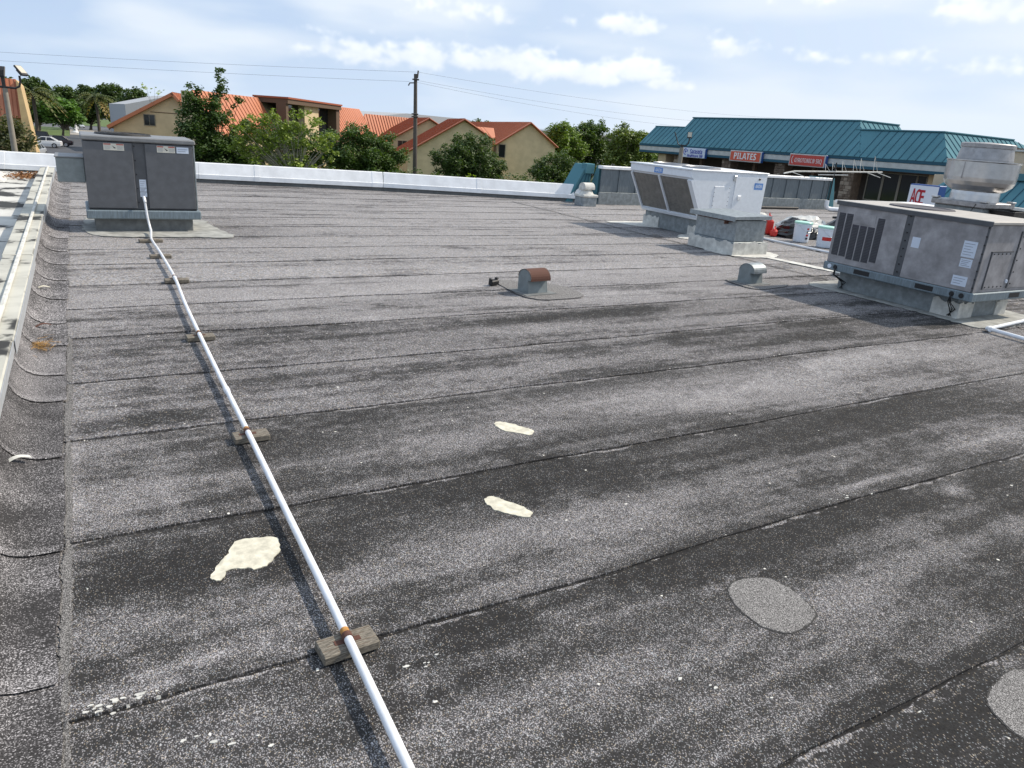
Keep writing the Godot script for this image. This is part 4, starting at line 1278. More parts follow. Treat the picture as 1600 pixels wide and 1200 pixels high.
	s3.tube([q1 + Vector3(7.535, 0.04, -3.6), q1 + Vector3(7.565, 0.04, -3.64), q1 + Vector3(7.61, 0.04, -3.637)], 0.024, 10)
	part("elbow", s3, mats.pvc, p)
	for q in [q1 + Vector3(8.6, 0, -3.742), q1 + Vector3(7.45, 0, -2.6)]:
		box_part("rest", q + Vector3(-0.05, 0.01, -0.05), q + Vector3(0.05, 0.024, 0.05), mats.wood, p, 0.003)

func build_clutter() -> void:
	vent("half-round vent hood with a rusty brown top, in the middle of the roof", Vector3(3.78, 0.019, -6.03), 0.1, 0.92, mats.rust, mats.hood_grey)
	vent("grey half-round vent hood beside the tan unit", Vector3(6.78, 0.019, -5.98), 0.12, 0.92, mats.galvanised, mats.hood_grey)
	# tall white hooded vent at the end of the far parapet
	var v := thing("curb_vent", "white hooded vent on a square curb at the end of the far parapet", "vent", Vector3(9.8, 0, -13.75))
	box_part("curb", Vector3(-0.18, 0, -0.18), Vector3(0.18, 0.2, 0.18), mats.galvanised, v, 0.01)
	box_part("collar", Vector3(-0.2, 0.201, -0.2), Vector3(0.2, 0.26, 0.2), mats.white_coating, v, 0.02)
	var nk := Shape.new()
	nk.lathe([Vector2(0.17, 0.261), Vector2(0.1, 0.36), Vector2(0.09, 0.42), Vector2(0.0, 0.43)], 12)
	part("neck", nk, mats.white_coating, v)
	var hd := Shape.new()
	var arc := []
	for k in 11:
		arc.append(Vector2(cos(PI - PI * k / 10.0) * 0.13, 0.4 + sin(PI * k / 10.0) * 0.11))
	arc.append(Vector2(0.13, 0.37))
	arc.append(Vector2(-0.13, 0.33))
	hd.prism(arc, Vector3(-0.13, 0, 0), Vector3(0, 0, 1), Vector3.UP, Vector3(0.26, 0, 0))
	part("hood", hd, mats.white_coating, v)
	# dark scrap beside the rusty vent
	var sc := Shape.new()
	sc.t = Transform3D(Basis.from_euler(Vector3(0.1, 0.3, 0.05)), Vector3(3.54, 0.012, -6.42))
	sc.box(Vector3(-0.055, 0, -0.03), Vector3(0.055, 0.055, 0.03), 0.01)
	sc.box(Vector3(-0.06, 0.056, -0.02), Vector3(-0.035, 0.075, 0.02), 0.004)
	sc.box(Vector3(0.03, 0.056, -0.025), Vector3(0.06, 0.072, 0.01), 0.004)
	tag(part("metal_scrap", sc, mats.black, self), "small black metal scrap beside the rusty vent", "scrap")
	# pails
	var spots := [[11.02, -8.78, "white paint pail with a plain side, nearest the black bags"], [10.95, -8.22, "white paint pail with a red printed band"], [11.28, -8.02, "white paint pail half hidden behind the tan unit"]]
	var lid_y := 0.345
	for k in 3:
		var q: Array = spots[k]
		var p := thing("paint_pail", q[2], "pail", Vector3(q[0], 0.012, q[1]), 0.0, "white paint pails with mint lids")
		var b := Shape.new()
		b.lathe([Vector2(0.0, 0.0), Vector2(0.128, 0.002), Vector2(0.132, 0.02), Vector2(0.146, 0.29), Vector2(0.152, 0.295), Vector2(0.152, 0.325), Vector2(0.147, 0.335)], 28)
		part("pail_body", b, mats.pail_white, p)
		var l := Shape.new()
		l.lathe([Vector2(0.156, 0.318), Vector2(0.158, 0.345), Vector2(0.15, 0.352), Vector2(0.13, 0.346), Vector2(0.0, 0.346)], 28)
		part("lid", l, mats.mint, p)
		if k > 0:
			var band := Shape.new()
			for j in 8:
				var a0 := 0.25 + j * 0.14
				var a1 := a0 + 0.14
				var f := func(a: float, y: float) -> Vector3: return Vector3(-cos(a), 0, sin(a)) * (0.1335 + 0.0519 * (y - 0.02)) + Vector3(0, y, 0)
				band.quad_out(f.call(a0, 0.12), f.call(a1, 0.12), f.call(a1, 0.18), f.call(a0, 0.18), f.call((a0 + a1) / 2, 0.15) * Vector3(1, 0, 1))
			part("printed_band", band, mats.red, p)
		else:
			for j in 4:
				var d := Shape.new()
				var a := 0.35
				d.t = Transform3D(Basis(Vector3.UP, -PI / 2 - 0.2), Vector3.ZERO)
				d.box(Vector3(0.1365, 0.06 + j * 0.055, -0.02), Vector3(0.1475, 0.09 + j * 0.055, 0.018))
				part("printed_mark", d, mats.red if j % 2 else mats.black, p)
		var hnd := Shape.new()
		var pts := []
		for j in 13:
			var a := PI * j / 12.0
			pts.append(Vector3(cos(a) * 0.157, 0.3 - sin(a) * 0.12, 0.04 + sin(a) * 0.115))
		hnd.tube(pts, 0.0025, 5)
		part("handle", hnd, mats.aluminium, p)
	# plastic bags and cans
	bag("black plastic bag with a pale sheen, beside the plain pail", Vector3(11.5, 0.01, -9.3), Vector3(0.5, 0.42, 0.46), mats.black_gloss, 3)
	bag("black plastic bag behind the paint pails", Vector3(12.2, 0.01, -8.8), Vector3(0.55, 0.5, 0.6), mats.black_gloss, 8)
	bag("clear plastic sheet crumpled over the black bags", Vector3(12.3, 0.01, -9.8), Vector3(0.8, 0.42, 0.55), mats.clear_film, 12)
	bag("white crumpled plastic bag on top of the yellow jug", Vector3(11.0, 0.3, -9.75), Vector3(0.15, 0.12, 0.16), mats.white_coating, 15)
	for q in [[Vector3(10.93, 0.012, -9.72), mats.yellow, "yellow plastic jug beside the intake box", 0.34, 0.3], [Vector3(11.12, 0.012, -9.62), mats.red, "tall red fuel can beside the yellow jug", 0.38, 1.0], [Vector3(11.0, 0.012, -9.38), mats.red, "small red can in front of the black bag", 0.17, 0.6]]:
		var j := thing("fuel_can", q[2], "can", q[0], q[4])
		var h: float = q[3]
		var b := Shape.new()
		b.box(Vector3(-0.09, 0, -0.06), Vector3(0.09, h * 0.72, 0.06), 0.025)
		part("can_body", b, q[1], j)
		var hd2 := Shape.new()
		hd2.tube([Vector3(-0.07, h * 0.7, 0), Vector3(-0.05, h * 0.86, 0), Vector3(0.0, h * 0.9, 0), Vector3(0.03, h * 0.7, 0)], 0.013, 7)
		part("handle", hd2, q[1], j)
		var sp := Shape.new()
		sp.tube([Vector3(0.06, h * 0.68, 0), Vector3(0.075, h * 0.85, 0), Vector3(0.1, h, 0)], [0.022, 0.018, 0.012], 8)
		part("spout", sp, q[1], j)
	# conduit in front of the pails
	var cd := thing("conduit", "thin white conduit on the roof in front of the paint pails", "pipe", Vector3(10.35, 0, -8.4))
	var s := Shape.new()
	s.tube([Vector3(0.06, 0.03, -1.4), Vector3(-0.02, 0.03, -0.3), Vector3(0.0, 0.03, 0.7), Vector3(0.12, 0.03, 2.6)], 0.02, 8)
	part("pipe_run", s, mats.pvc, cd)
	for z in [-0.9, 0.55]:
		box_part("rest", Vector3(-0.04, 0.008, z - 0.03), Vector3(0.08, 0.0095 + 0.004, z + 0.03), mats.wood, cd, 0.002)
	# second cabinet behind the tan unit
	var c := thing("rooftop_unit", "grey cabinet with a white lid, mostly hidden behind the tan unit", "air conditioner", Vector3(13.0, 0, -9.6))
	box_part("curb", Vector3(0.1, 0.0, 0.1), Vector3(2.3, 0.14, 2.0), mats.curb_membrane, c, 0.01)
	box_part("body", Vector3(0.0, 0.141, 0.0), Vector3(2.4, 0.62, 2.1), mats.hood_grey, c, 0.01)
	box_part("lid", Vector3(-0.08, 0.621, -0.08), Vector3(2.48, 0.68, 2.18), mats.white_cap, c, 0.01)
	box_part("side_valve", Vector3(-0.12, 0.42, 0.1), Vector3(-0.001, 0.5, 0.24), mats.rust_stain, c, 0.01)
	box_part("side_flap", Vector3(-0.22, 0.33, 0.05), Vector3(-0.001, 0.37, 0.12), mats.black, c, 0.004)
	# far pipe elbow and dark pipe under the mansard
	var e := thing("drain_elbow", "white plastic elbow pipe lying before the panelled parapet", "pipe", Vector3(18.0, 0, -13.6))
	var es := Shape.new()
	es.tube([Vector3(-0.1, 0.3, -0.05), Vector3(-0.1, 0.16, -0.05), Vector3(-0.06, 0.09, -0.03), Vector3(0.05, 0.07, 0.0), Vector3(1.7, 0.07, 0.85)], 0.06, 12)
	part("pipe_run", es, mats.pvc, e)
	var cp := Shape.new()
	cp.tube([Vector3(0.8, 0.07, 0.39), Vector3(0.92, 0.07, 0.448)], 0.07, 12)
	part("coupling", cp, mats.pvc, e)
	var bp := Shape.new()
	bp.tube([Vector3(15.0, 0.045, -13.85), Vector3(17.0, 0.045, -13.85)], 0.035, 8)
	tag(part("black_pipe", bp, mats.black, self), "short black pipe at the foot of the panelled parapet", "pipe")
	# antenna
	var a := thing("antenna", "white aerial on a thin black mast in front of the panelled parapet", "antenna", Vector3(18.35, 0, -13.95))
	var ms := Shape.new()
	ms.tube([Vector3(0, 0, 0), Vector3(0, 1.3, 0)], 0.018, 8)
	part("mast", ms, mats.black, a)
	var bm := Shape.new()
	bm.tube([Vector3(-1.75, 0.93, -0.25), Vector3(-1.4, 1.0, -0.2), Vector3(1.75, 1.13, 0.25)], 0.02, 8)
	part("boom", bm, mats.white_coating, a)
	var b2 := Shape.new()
	b2.tube([Vector3(-0.55, 0.95, -0.08), Vector3(0.5, 0.99, 0.07)], 0.016, 6)
	part("boom", b2, mats.white_coating, a)
	for q in [-0.25, 0.0, 0.35, 0.75, 1.0, 1.5]:
		var el := Shape.new()
		var y: float = 1.055 + q * 0.04
		var tall: float = 0.2 + 0.13 * (q + 0.25)
		el.tube([Vector3(q - 0.1, y, q * 0.14), Vector3(q - 0.03, y + tall, q * 0.14 - 0.1), Vector3(q + 0.1, y, q * 0.14)], 0.006, 5)
		part("element", el, mats.white_coating, a)
	for q in [-1.5, 1.2, 1.6]:
		var el := Shape.new()
		el.tube([Vector3(q, 1.04 + q * 0.04, q * 0.14), Vector3(q + 0.2, 0.94 + q * 0.04, q * 0.14 + 0.3)], 0.01, 5)
		part("element", el, mats.white_coating, a)

func bag(label: String, at: Vector3, r: Vector3, m: Material, seed_: int) -> void:
	var f := FastNoiseLite.new()
	f.seed = seed_
	f.noise_type = FastNoiseLite.TYPE_CELLULAR
	f.frequency = 1.5
	var s := Shape.new()
	var pts := []
	for i in 13:
		var row := []
		for j in 20:
			var th := PI * 0.5 * i / 12.0
			var ph := TAU * j / 20.0
			var d := Vector3(cos(ph) * sin(th), cos(th), sin(ph) * sin(th))
			var k := 1.0 + 0.42 * f.get_noise_3d(d.x * 1.2, d.y * 1.2, d.z * 1.2)
			row.append(d * r * k)
			if i == 12:
				row[-1].y = 0.0
		pts.append(row)
	for i in 12:
		for j in 20:
			s.tri_out(pts[i][j], pts[i][(j + 1) % 20], pts[i + 1][(j + 1) % 20], pts[i][j] + pts[i + 1][j])
			s.tri_out(pts[i][j], pts[i + 1][(j + 1) % 20], pts[i + 1][j], pts[i][j] + pts[i + 1][j])
	var o := part("plastic_bag", s, m, self)
	o.name = numbered("plastic_bag") if used.has("plastic_bag") else "plastic_bag"
	used["plastic_bag"] = maxi(1, used.get("plastic_bag", 0))
	o.position = at
	tag(o, label, "plastic bag")

func build_fan() -> void:
	var f := thing("exhaust_fan", "large spun aluminium exhaust fan on a square curb behind the tan unit", "exhaust fan", Vector3(10.6, 0, -5.77))
	box_part("curb", Vector3(-0.33, 0.0, -0.33), Vector3(0.33, 1.0, 0.33), mats.galvanised_dull, f, 0.01)
	box_part("base_plate", Vector3(-0.37, 1.001, -0.37), Vector3(0.37, 1.075, 0.37), mats.aluminium_dull, f, 0.012)
	for q in [Vector2(-1, 1), Vector2(1, 1), Vector2(-1, -1)]:
		box_part("bracket", Vector3(q.x * 0.33 - 0.045, 1.076, q.y * 0.33 - 0.045), Vector3(q.x * 0.33 + 0.045, 1.1, q.y * 0.33 + 0.045), mats.aluminium, f, 0.006)
	var nk := Shape.new()
	nk.lathe([Vector2(0.3, 1.076), Vector2(0.295, 1.16), Vector2(0.29, 1.2)], 36)
	part("neck", nk, mats.aluminium, f)
	var bowl := Shape.new()
	bowl.lathe([Vector2(0.29, 1.2), Vector2(0.34, 1.222), Vector2(0.405, 1.28), Vector2(0.427, 1.33), Vector2(0.432, 1.38), Vector2(0.436, 1.575), Vector2(0.448, 1.587), Vector2(0.448, 1.597), Vector2(0.425, 1.593), Vector2(0.42, 1.4), Vector2(0.36, 1.35)], 44)
	part("bowl", bowl, mats.aluminium, f)
	var seam := Shape.new()
	seam.t = Transform3D(Basis(Vector3.UP, 0.0), Vector3.ZERO)
	seam.box(Vector3(-0.437, 1.36, -0.006), Vector3(-0.433, 1.57, 0.006))
	part("bowl_seam", seam, mats.aluminium_dull, f)
	var cap := Shape.new()
	cap.lathe([Vector2(0.345, 1.48), Vector2(0.335, 1.62), Vector2(0.31, 1.76), Vector2(0.325, 1.762), Vector2(0.325, 1.808), Vector2(0.3, 1.82), Vector2(0.0, 1.835)], 40)
	part("motor_cover", cap, mats.aluminium_dull, f)
	box_part("latch", Vector3(0.436, 1.5, -0.03), Vector3(0.48, 1.55, 0.03), mats.aluminium, f, 0.006)
	var wire := Shape.new()
	wire.tube([Vector3(-0.376, 1.05, 0.25), Vector3(-0.36, 0.95, 0.2), Vector3(-0.338, 0.88, 0.05), Vector3(-0.336, 0.8, -0.1)], 0.005, 5)
	part("cable", wire, mats.fixture, f)
	var g := thing("grease_box", "black plastic grease box hung on the near side of the exhaust fan curb", "box", Vector3(10.66, 0.09, -5.265))
	var b := Shape.new()
	for q in [[0.24, 0.15, 1.0], [0.228, 0.138, -1.0]]:
		var w: float = q[0]
		var d: float = q[1]
		var sg: float = q[2]
		for k in 4:
			var c4 := [Vector2(-w, -d), Vector2(w, -d), Vector2(w, d), Vector2(-w, d)]
			var a2: Vector2 = c4[k]
			var b2: Vector2 = c4[(k + 1) % 4]
			b.quad_out(Vector3(a2.x * 0.85, 0.62, a2.y * 0.85), Vector3(b2.x * 0.85, 0.62, b2.y * 0.85), Vector3(b2.x, 0.9, b2.y), Vector3(a2.x, 0.9, a2.y), Vector3(a2.x + b2.x, 0, a2.y + b2.y) * sg)
		b.quad_out(Vector3(-w * 0.85, 0.62 + 0.01 * (1 - sg), -d * 0.85), Vector3(w * 0.85, 0.62 + 0.01 * (1 - sg), -d * 0.85), Vector3(w * 0.85, 0.62 + 0.01 * (1 - sg), d * 0.85), Vector3(-w * 0.85, 0.62 + 0.01 * (1 - sg), d * 0.85), Vector3(0, -sg, 0))
	part("tub", b, mats.black_gloss, g)
	for q in [[Vector3(-0.25, 0.895, -0.16), Vector3(0.25, 0.91, -0.145)], [Vector3(-0.25, 0.895, 0.145), Vector3(0.25, 0.91, 0.16)], [Vector3(-0.25, 0.895, -0.144), Vector3(-0.235, 0.91, 0.144)], [Vector3(0.235, 0.895, -0.144), Vector3(0.25, 0.91, 0.144)]]:
		box_part("rim", q[0], q[1], mats.black, g, 0.003)
	box_part("bracket", Vector3(-0.15, 0.5, -0.168), Vector3(0.15, 0.88, -0.161), mats.aluminium_dull, g, 0.0)


# ---------------------------------------------------------------- buildings round the site
func slope(called: String, a: Vector3, b: Vector3, c: Vector3, d: Vector3, m: Material, seam_m: Material, gap: float, parent: Node3D, thick := 0.06, rib := 0.03) -> MeshInstance3D:
	# a roof plane with eave a-b and top edge d-c (d above a), with standing seams running up it
	var n := (b - a).cross(d - a).normalized()
	if n.y < 0:
		n = -n
	var s := Shape.new()
	var lo := [a - n * thick, b - n * thick, c - n * thick, d - n * thick]
	s.quad_out(a, b, c, d, n)
	s.quad_out(lo[0], lo[1], lo[2], lo[3], -n)
	var mid := (a + b + c + d) / 4
	var t4 := [a, b, c, d]
	for k in 4:
		s.quad_out(t4[k], t4[(k + 1) % 4], lo[(k + 1) % 4], lo[k], (t4[k] + t4[(k + 1) % 4]) / 2 - mid)
	var o := part(called, s, m, parent)
	var along := (b - a).normalized()
	var len := a.distance_to(b)
	var sd := (d - a).dot(along)
	var sc := (c - a).dot(along)
	var up := (d - a) - along * sd
	var count := int(len / gap)
	for k in range(1, count + 1):
		var x := k * gap - (count + 1) * gap / 2.0 + len / 2.0
		var t := 1.0
		if x < sd and sd > 0.01:
			t = x / sd
		elif x > sc and len - sc > 0.01:
			t = (len - x) / (len - sc)
		if t < 0.06:
			continue
		var r := Shape.new()
		var p := a + along * x + n * 0.002
		var q := p + up * t
		var w := along * rib * 0.5
		r.quad_out(p - w, p - w + n * rib, q - w + n * rib, q - w, -along)
		r.quad_out(p + w, p + w + n * rib, q + w + n * rib, q + w, along)
		r.quad_out(p - w + n * rib, p + w + n * rib, q + w + n * rib, q - w + n * rib, n)
		r.quad_out(p - w, p + w, p + w + n * rib, p - w + n * rib, -up)
		part("standing_seam", r, seam_m, o)
	return o

func window(parent: Node3D, at: Vector3, turn: float, w: float, h: float, bars := 1) -> void:
	# recess-free pane with a raised frame; local x runs along the wall, +z faces out
	var b := Transform3D(Basis(Vector3.UP, turn), at)
	var g := Shape.new()
	g.t = b
	g.box(Vector3(-w / 2, 0, 0.01), Vector3(w / 2, h, 0.03))
	var o := part("window", g, mats.window_glass, parent)
	var f := Shape.new()
	f.t = b
	f.box(Vector3(-w / 2 - 0.06, -0.06, 0.0), Vector3(w / 2 + 0.06, 0.0, 0.07))
	f.box(Vector3(-w / 2 - 0.06, h, 0.0), Vector3(w / 2 + 0.06, h + 0.06, 0.07))
	f.box(Vector3(-w / 2 - 0.06, 0.001, 0.0), Vector3(-w / 2, h - 0.001, 0.068))
	f.box(Vector3(w / 2, 0.001, 0.0), Vector3(w / 2 + 0.06, h - 0.001, 0.068))
	for k in bars:
		var x := -w / 2 + w * (k + 1) / (bars + 1)
		f.box(Vector3(x - 0.02, 0.001, 0.031), Vector3(x + 0.02, h - 0.001, 0.06))
	part("frame", f, mats.window_frame, o)

func build_plaza() -> void:
	var b := thing("shop_plaza", "long shop building with a teal standing seam roof and white striped fascia", "building", Vector3.ZERO, 0, "", true)
	var x := 40.0
	box_part("wall", Vector3(42.6, GROUND, -48.6), Vector3(56.0, 3.0, -23.6), mats.storefront, b, 0.0)
	box_part("soffit", Vector3(40.06, 1.2, -48.7), Vector3(42.6, 1.24, -23.5), mats.brown_trim, b, 0.0)
	box_part("pavement", Vector3(39.4, GROUND - 0.1, -49.5), Vector3(42.6, GROUND + 0.12, -23.0), mats.sidewalk, b, 0.02)
	# fascia boards
	for q in [[1.24, 1.4, mats.teal_dark, 0.05], [1.402, 1.72, mats.fascia_white, 0.02], [1.722, 1.9, mats.teal_dark, 0.06]]:
		box_part("fascia_board", Vector3(x - q[3], q[0], -48.8 - q[3]), Vector3(x + 0.05, q[1], -23.4 + q[3]), q[2], b, 0.01)
		box_part("fascia_board", Vector3(x + 0.051, q[0], -23.45), Vector3(55.0, q[1], -23.4 + q[3]), q[2], b, 0.01)
	var tm: Material = mats.teal_roof
	var ts: Material = mats.teal_dark
	slope("roof_slope", Vector3(39.93, 1.9, -48.87), Vector3(39.93, 1.9, -45.3), Vector3(41.45, 3.28, -45.3), Vector3(41.45, 3.28, -48.87), tm, ts, 0.5, b)
	slope("roof_slope", Vector3(39.9, 1.91, -45.3), Vector3(39.9, 1.91, -28.6), Vector3(42.1, 4.02, -30.6), Vector3(42.1, 4.02, -45.3), tm, ts, 0.5, b)
	slope("roof_slope", Vector3(39.9, 1.91, -28.6), Vector3(46.0, 1.91, -28.6), Vector3(46.0, 4.02, -30.6), Vector3(42.1, 4.02, -30.6), tm, ts, 0.5, b)
	slope("roof_slope", Vector3(39.93, 1.9, -28.9), Vector3(39.93, 1.9, -23.33), Vector3(41.6, 3.48, -24.9), Vector3(41.6, 3.48, -30.2), tm, ts, 0.5, b)
	slope("roof_slope", Vector3(39.93, 1.9, -23.33), Vector3(55.0, 1.9, -23.33), Vector3(48.8, 3.48, -24.9), Vector3(41.6, 3.48, -24.9), tm, ts, 0.5, b)
	box_part("ridge_cap", Vector3(42.0, 4.0, -45.35), Vector3(42.3, 4.08, -30.55), tm, b, 0.02)
	box_part("ridge_cap", Vector3(42.31, 4.0, -30.7), Vector3(46.0, 4.08, -30.5), tm, b, 0.02)
	box_part("ridge_cap", Vector3(41.5, 3.46, -30.4), Vector3(41.7, 3.54, -24.8), tm, b, 0.02)
	box_part("ridge_cap", Vector3(41.71, 3.46, -25.0), Vector3(48.8, 3.54, -24.8), tm, b, 0.02)
	box_part("ridge_cap", Vector3(41.4, 3.26, -48.9), Vector3(41.6, 3.33, -45.3), tm, b, 0.02)
	var gw := Shape.new()
	gw.prism([Vector2(40.0, 1.9), Vector2(42.15, 4.0), Vector2(46.0, 4.0), Vector2(46.0, 1.9)], Vector3(0, 0, -45.25), Vector3.RIGHT, Vector3.UP, Vector3(0, 0, 0.1))
	part("gable_wall", gw, mats.teal_roof, b)
	box_part("attic", Vector3(42.2, 3.01, -45.1), Vector3(46.0, 3.99, -30.7), mats.far_roof, b, 0.0)
	# stone pillars, each of uneven stones
	rng.seed = 40
	for z in [-44.5, -39.4, -34.6, -29.4]:
		var p := box_part("pillar", Vector3(40.32, GROUND + 0.12, z - 0.42), Vector3(41.1, 1.199, z + 0.42), mats.stone, b, 0.02)
		var y := GROUND + 0.15
		while y < 1.15:
			var h := rng.randf_range(0.12, 0.26)
			var zz: float = z - 0.41
			while zz < z + 0.38:
				var l := minf(rng.randf_range(0.18, 0.42), z + 0.41 - zz)
				if y > -1.5:
					var dp := rng.randf_range(0.02, 0.07)
					box_part("stone", Vector3(40.32 - dp, y, zz + 0.012), Vector3(40.33, minf(y + h - 0.02, 1.19), zz + l), mats.stone_pale if rng.randf() < 0.4 else mats.stone, p, 0.015)
				zz += l
			y += h
	for z in [-42.2, -37.0, -32.1]:
		box_part("post", Vector3(40.5, GROUND + 0.12, z - 0.11), Vector3(40.72, 1.199, z + 0.11), mats.brown_trim, b, 0.01)
	box_part("pilaster", Vector3(40.4, GROUND + 0.12, -46.9), Vector3(42.59, 1.199, -46.0), mats.tan_wall, b, 0.01)
	for z in [-43.6, -41.6, -38.2, -36.2, -33.3, -31.2]:
		window(b, Vector3(42.59, GROUND + 0.7, z), -PI / 2, 1.7, 2.7, 1)
	# bay at the right end with big panes over a low wall
	box_part("bay_wall", Vector3(40.9, GROUND + 0.12, -28.6), Vector3(42.59, -0.55, -23.7), mats.stone, b, 0.01)
	box_part("bay_wall", Vector3(40.9, -0.549, -24.75), Vector3(42.59, 1.199, -23.7), mats.tan_wall, b, 0.01)
	for z in [-28.0, -26.95, -25.9, -25.1]:
		window(b, Vector3(41.0, -0.45, z), -PI / 2, 0.92 if z < -25.5 else 0.5, 1.55, 0)
	box_part("bay_back", Vector3(41.05, -0.549, -28.6), Vector3(42.58, 1.199, -24.751), mats.storefront, b, 0.0)
	# railing between the pillars
	for k in 16:
		var z := -33.9 + k * 0.3
		if z < -30.0 or z > -28.8:
			box_part("railing_bar", Vector3(40.6, GROUND + 0.2, z), Vector3(40.64, -0.2, z + 0.04), mats.window_frame, b, 0.0)
	# signs on the fascia
	var tb := Basis(Vector3.UP, -PI / 2)
	var s1 := thing("shop_sign", "white box sign with blue lettering at the left of the teal fascia", "sign", Vector3(39.8, 1.44, -42.25), 0, "signs on the teal fascia", true)
	box_part("sign_box", Vector3(-0.1, -0.34, -1.2), Vector3(0.13, 0.34, 1.2), mats.sign_white, s1, 0.02)
	box_part("sign_edge", Vector3(-0.09, -0.33, 1.201), Vector3(0.12, 0.33, 1.23), mats.sign_blue, s1, 0.01)
	word("lettering", "Sarasota", 0.32, mats.letter_blue, s1, Vector3(-0.108, 0.1, 0.3), tb, 0.01, 1.25)
	word("lettering", "Healthcare 360", 0.2, mats.letter_blue, s1, Vector3(-0.108, -0.2, 0.2), tb, 0.01, 1.6)
	var rg := Shape.new()
	var ring := []
	for k in 17:
		ring.append(Vector3(-0.11, 0.06 + 0.2 * sin(TAU * k / 20.0), -0.82 + 0.2 * cos(TAU * k / 20.0)))
	rg.tube(ring, 0.025, 5)
	part("emblem_ring", rg, mats.letter_blue, s1)
	box_part("emblem_cross", Vector3(-0.112, 0.03, -0.9), Vector3(-0.1005, 0.09, -0.74), mats.letter_blue, s1, 0.0)
	box_part("emblem_cross", Vector3(-0.114, -0.02, -0.85), Vector3(-0.1125, 0.14, -0.79), mats.letter_blue, s1, 0.0)
	var s2 := thing("shop_sign", "red box sign with bold white PILATES lettering on the teal fascia", "sign", Vector3(39.8, 1.46, -37.2), 0, "signs on the teal fascia", true)
	box_part("sign_box", Vector3(-0.08, -0.36, -1.42), Vector3(0.13, 0.36, 1.42), mats.fascia_white, s2, 0.02)
	box_part("sign_face", Vector3(-0.1, -0.29, -1.32), Vector3(-0.081, 0.29, 1.32), mats.sign_orange, s2, 0.0)
	box_part("sign_edge", Vector3(-0.07, -0.35, 1.421), Vector3(0.12, 0.35, 1.46), mats.sign_blue, s2, 0.01)
	word("lettering", "PILATES", 0.42, mats.letter_white, s2, Vector3(-0.107, 0.0, 0.0), tb, 0.012, 2.0)
	var s3 := thing("shop_sign", "orange red box sign with thin white lettering at the right of the fascia", "sign", Vector3(39.8, 1.49, -32.1), 0, "signs on the teal fascia", true)
	box_part("sign_box", Vector3(-0.08, -0.37, -1.36), Vector3(0.13, 0.37, 1.36), mats.fascia_white, s3, 0.02)
	box_part("sign_face", Vector3(-0.1, -0.31, -1.28), Vector3(-0.081, 0.31, 1.28), mats.sign_red_dark, s3, 0.0)
	box_part("sign_edge", Vector3(-0.07, -0.36, 1.361), Vector3(0.12, 0.36, 1.42), mats.sign_blue, s3, 0.01)
	word("lettering", "GYROTONIC® SRQ", 0.26, mats.letter_white, s3, Vector3(-0.107, -0.02, 0.12), tb, 0.012, 2.05, false)
	var arc := Shape.new()
	var ap := []
	for k in 9:
		ap.append(Vector3(-0.106, 0.22 * cos(PI * k / 8.0), -1.02 - 0.1 * sin(PI * k / 8.0)))
	arc.tube(ap, 0.02, 5)
	part("emblem_arc", arc, mats.letter_white, s3)
	# lower shop with an awning at the right, and the box sign in front of it
	var l := thing("awning_shop", "cream walled shop with a teal awning behind the exhaust fan", "building", Vector3.ZERO, 0, "", true)
	box_part("wall", Vector3(35.8, GROUND, -21.4), Vector3(39.0, 1.3, -2.0), mats.cream_wall, l, 0.0)
	box_part("upper_wall", Vector3(35.9, 1.301, -18.6), Vector3(39.0, 2.5, -2.0), mats.cream_wall, l, 0.0)
	box_part("coping", Vector3(35.8, 2.501, -18.7), Vector3(39.0, 2.58, -2.0), mats.fascia_white, l, 0.01)
	slope("awning", Vector3(34.2, 0.1, -21.2), Vector3(34.2, 0.1, -2.0), Vector3(35.79, 1.3, -2.0), Vector3(35.79, 1.3, -20.4), tm, ts, 0.42, l)
	box_part("awning_fascia", Vector3(35.6, 1.301, -20.5), Vector3(35.795, 1.6, -2.0), mats.teal_roof, l, 0.01)
	var a := thing("pylon_sign", "white box sign with red ACE lettering and blue sides on a post", "sign", Vector3(25.6, GROUND, -15.45), 0, "", true)
	box_part("post", Vector3(-0.05, 0, -0.08), Vector3(0.11, 3.69, 0.08), mats.fixture, a, 0.01)
	box_part("sign_box", Vector3(-0.15, 3.7, -0.53), Vector3(0.28, 5.2, 0.53), mats.sign_blue, a, 0.02)
	box_part("sign_face", Vector3(-0.165, 3.74, -0.515), Vector3(-0.151, 5.16, 0.515), mats.sign_white, a, 0.0)
	for q in [["A", -0.33], ["C", -0.17], ["E", -0.02]]:
		word("lettering", q[0], 0.5, mats.letter_red, a, Vector3(-0.17, 4.76 - 0.05 * q[1], q[1]), tb, 0.008, 0.17)
	word("lettering", "Hardware", 0.13, mats.print_grey, a, Vector3(-0.17, 4.5, 0.2), tb, 0.008, 0.5)

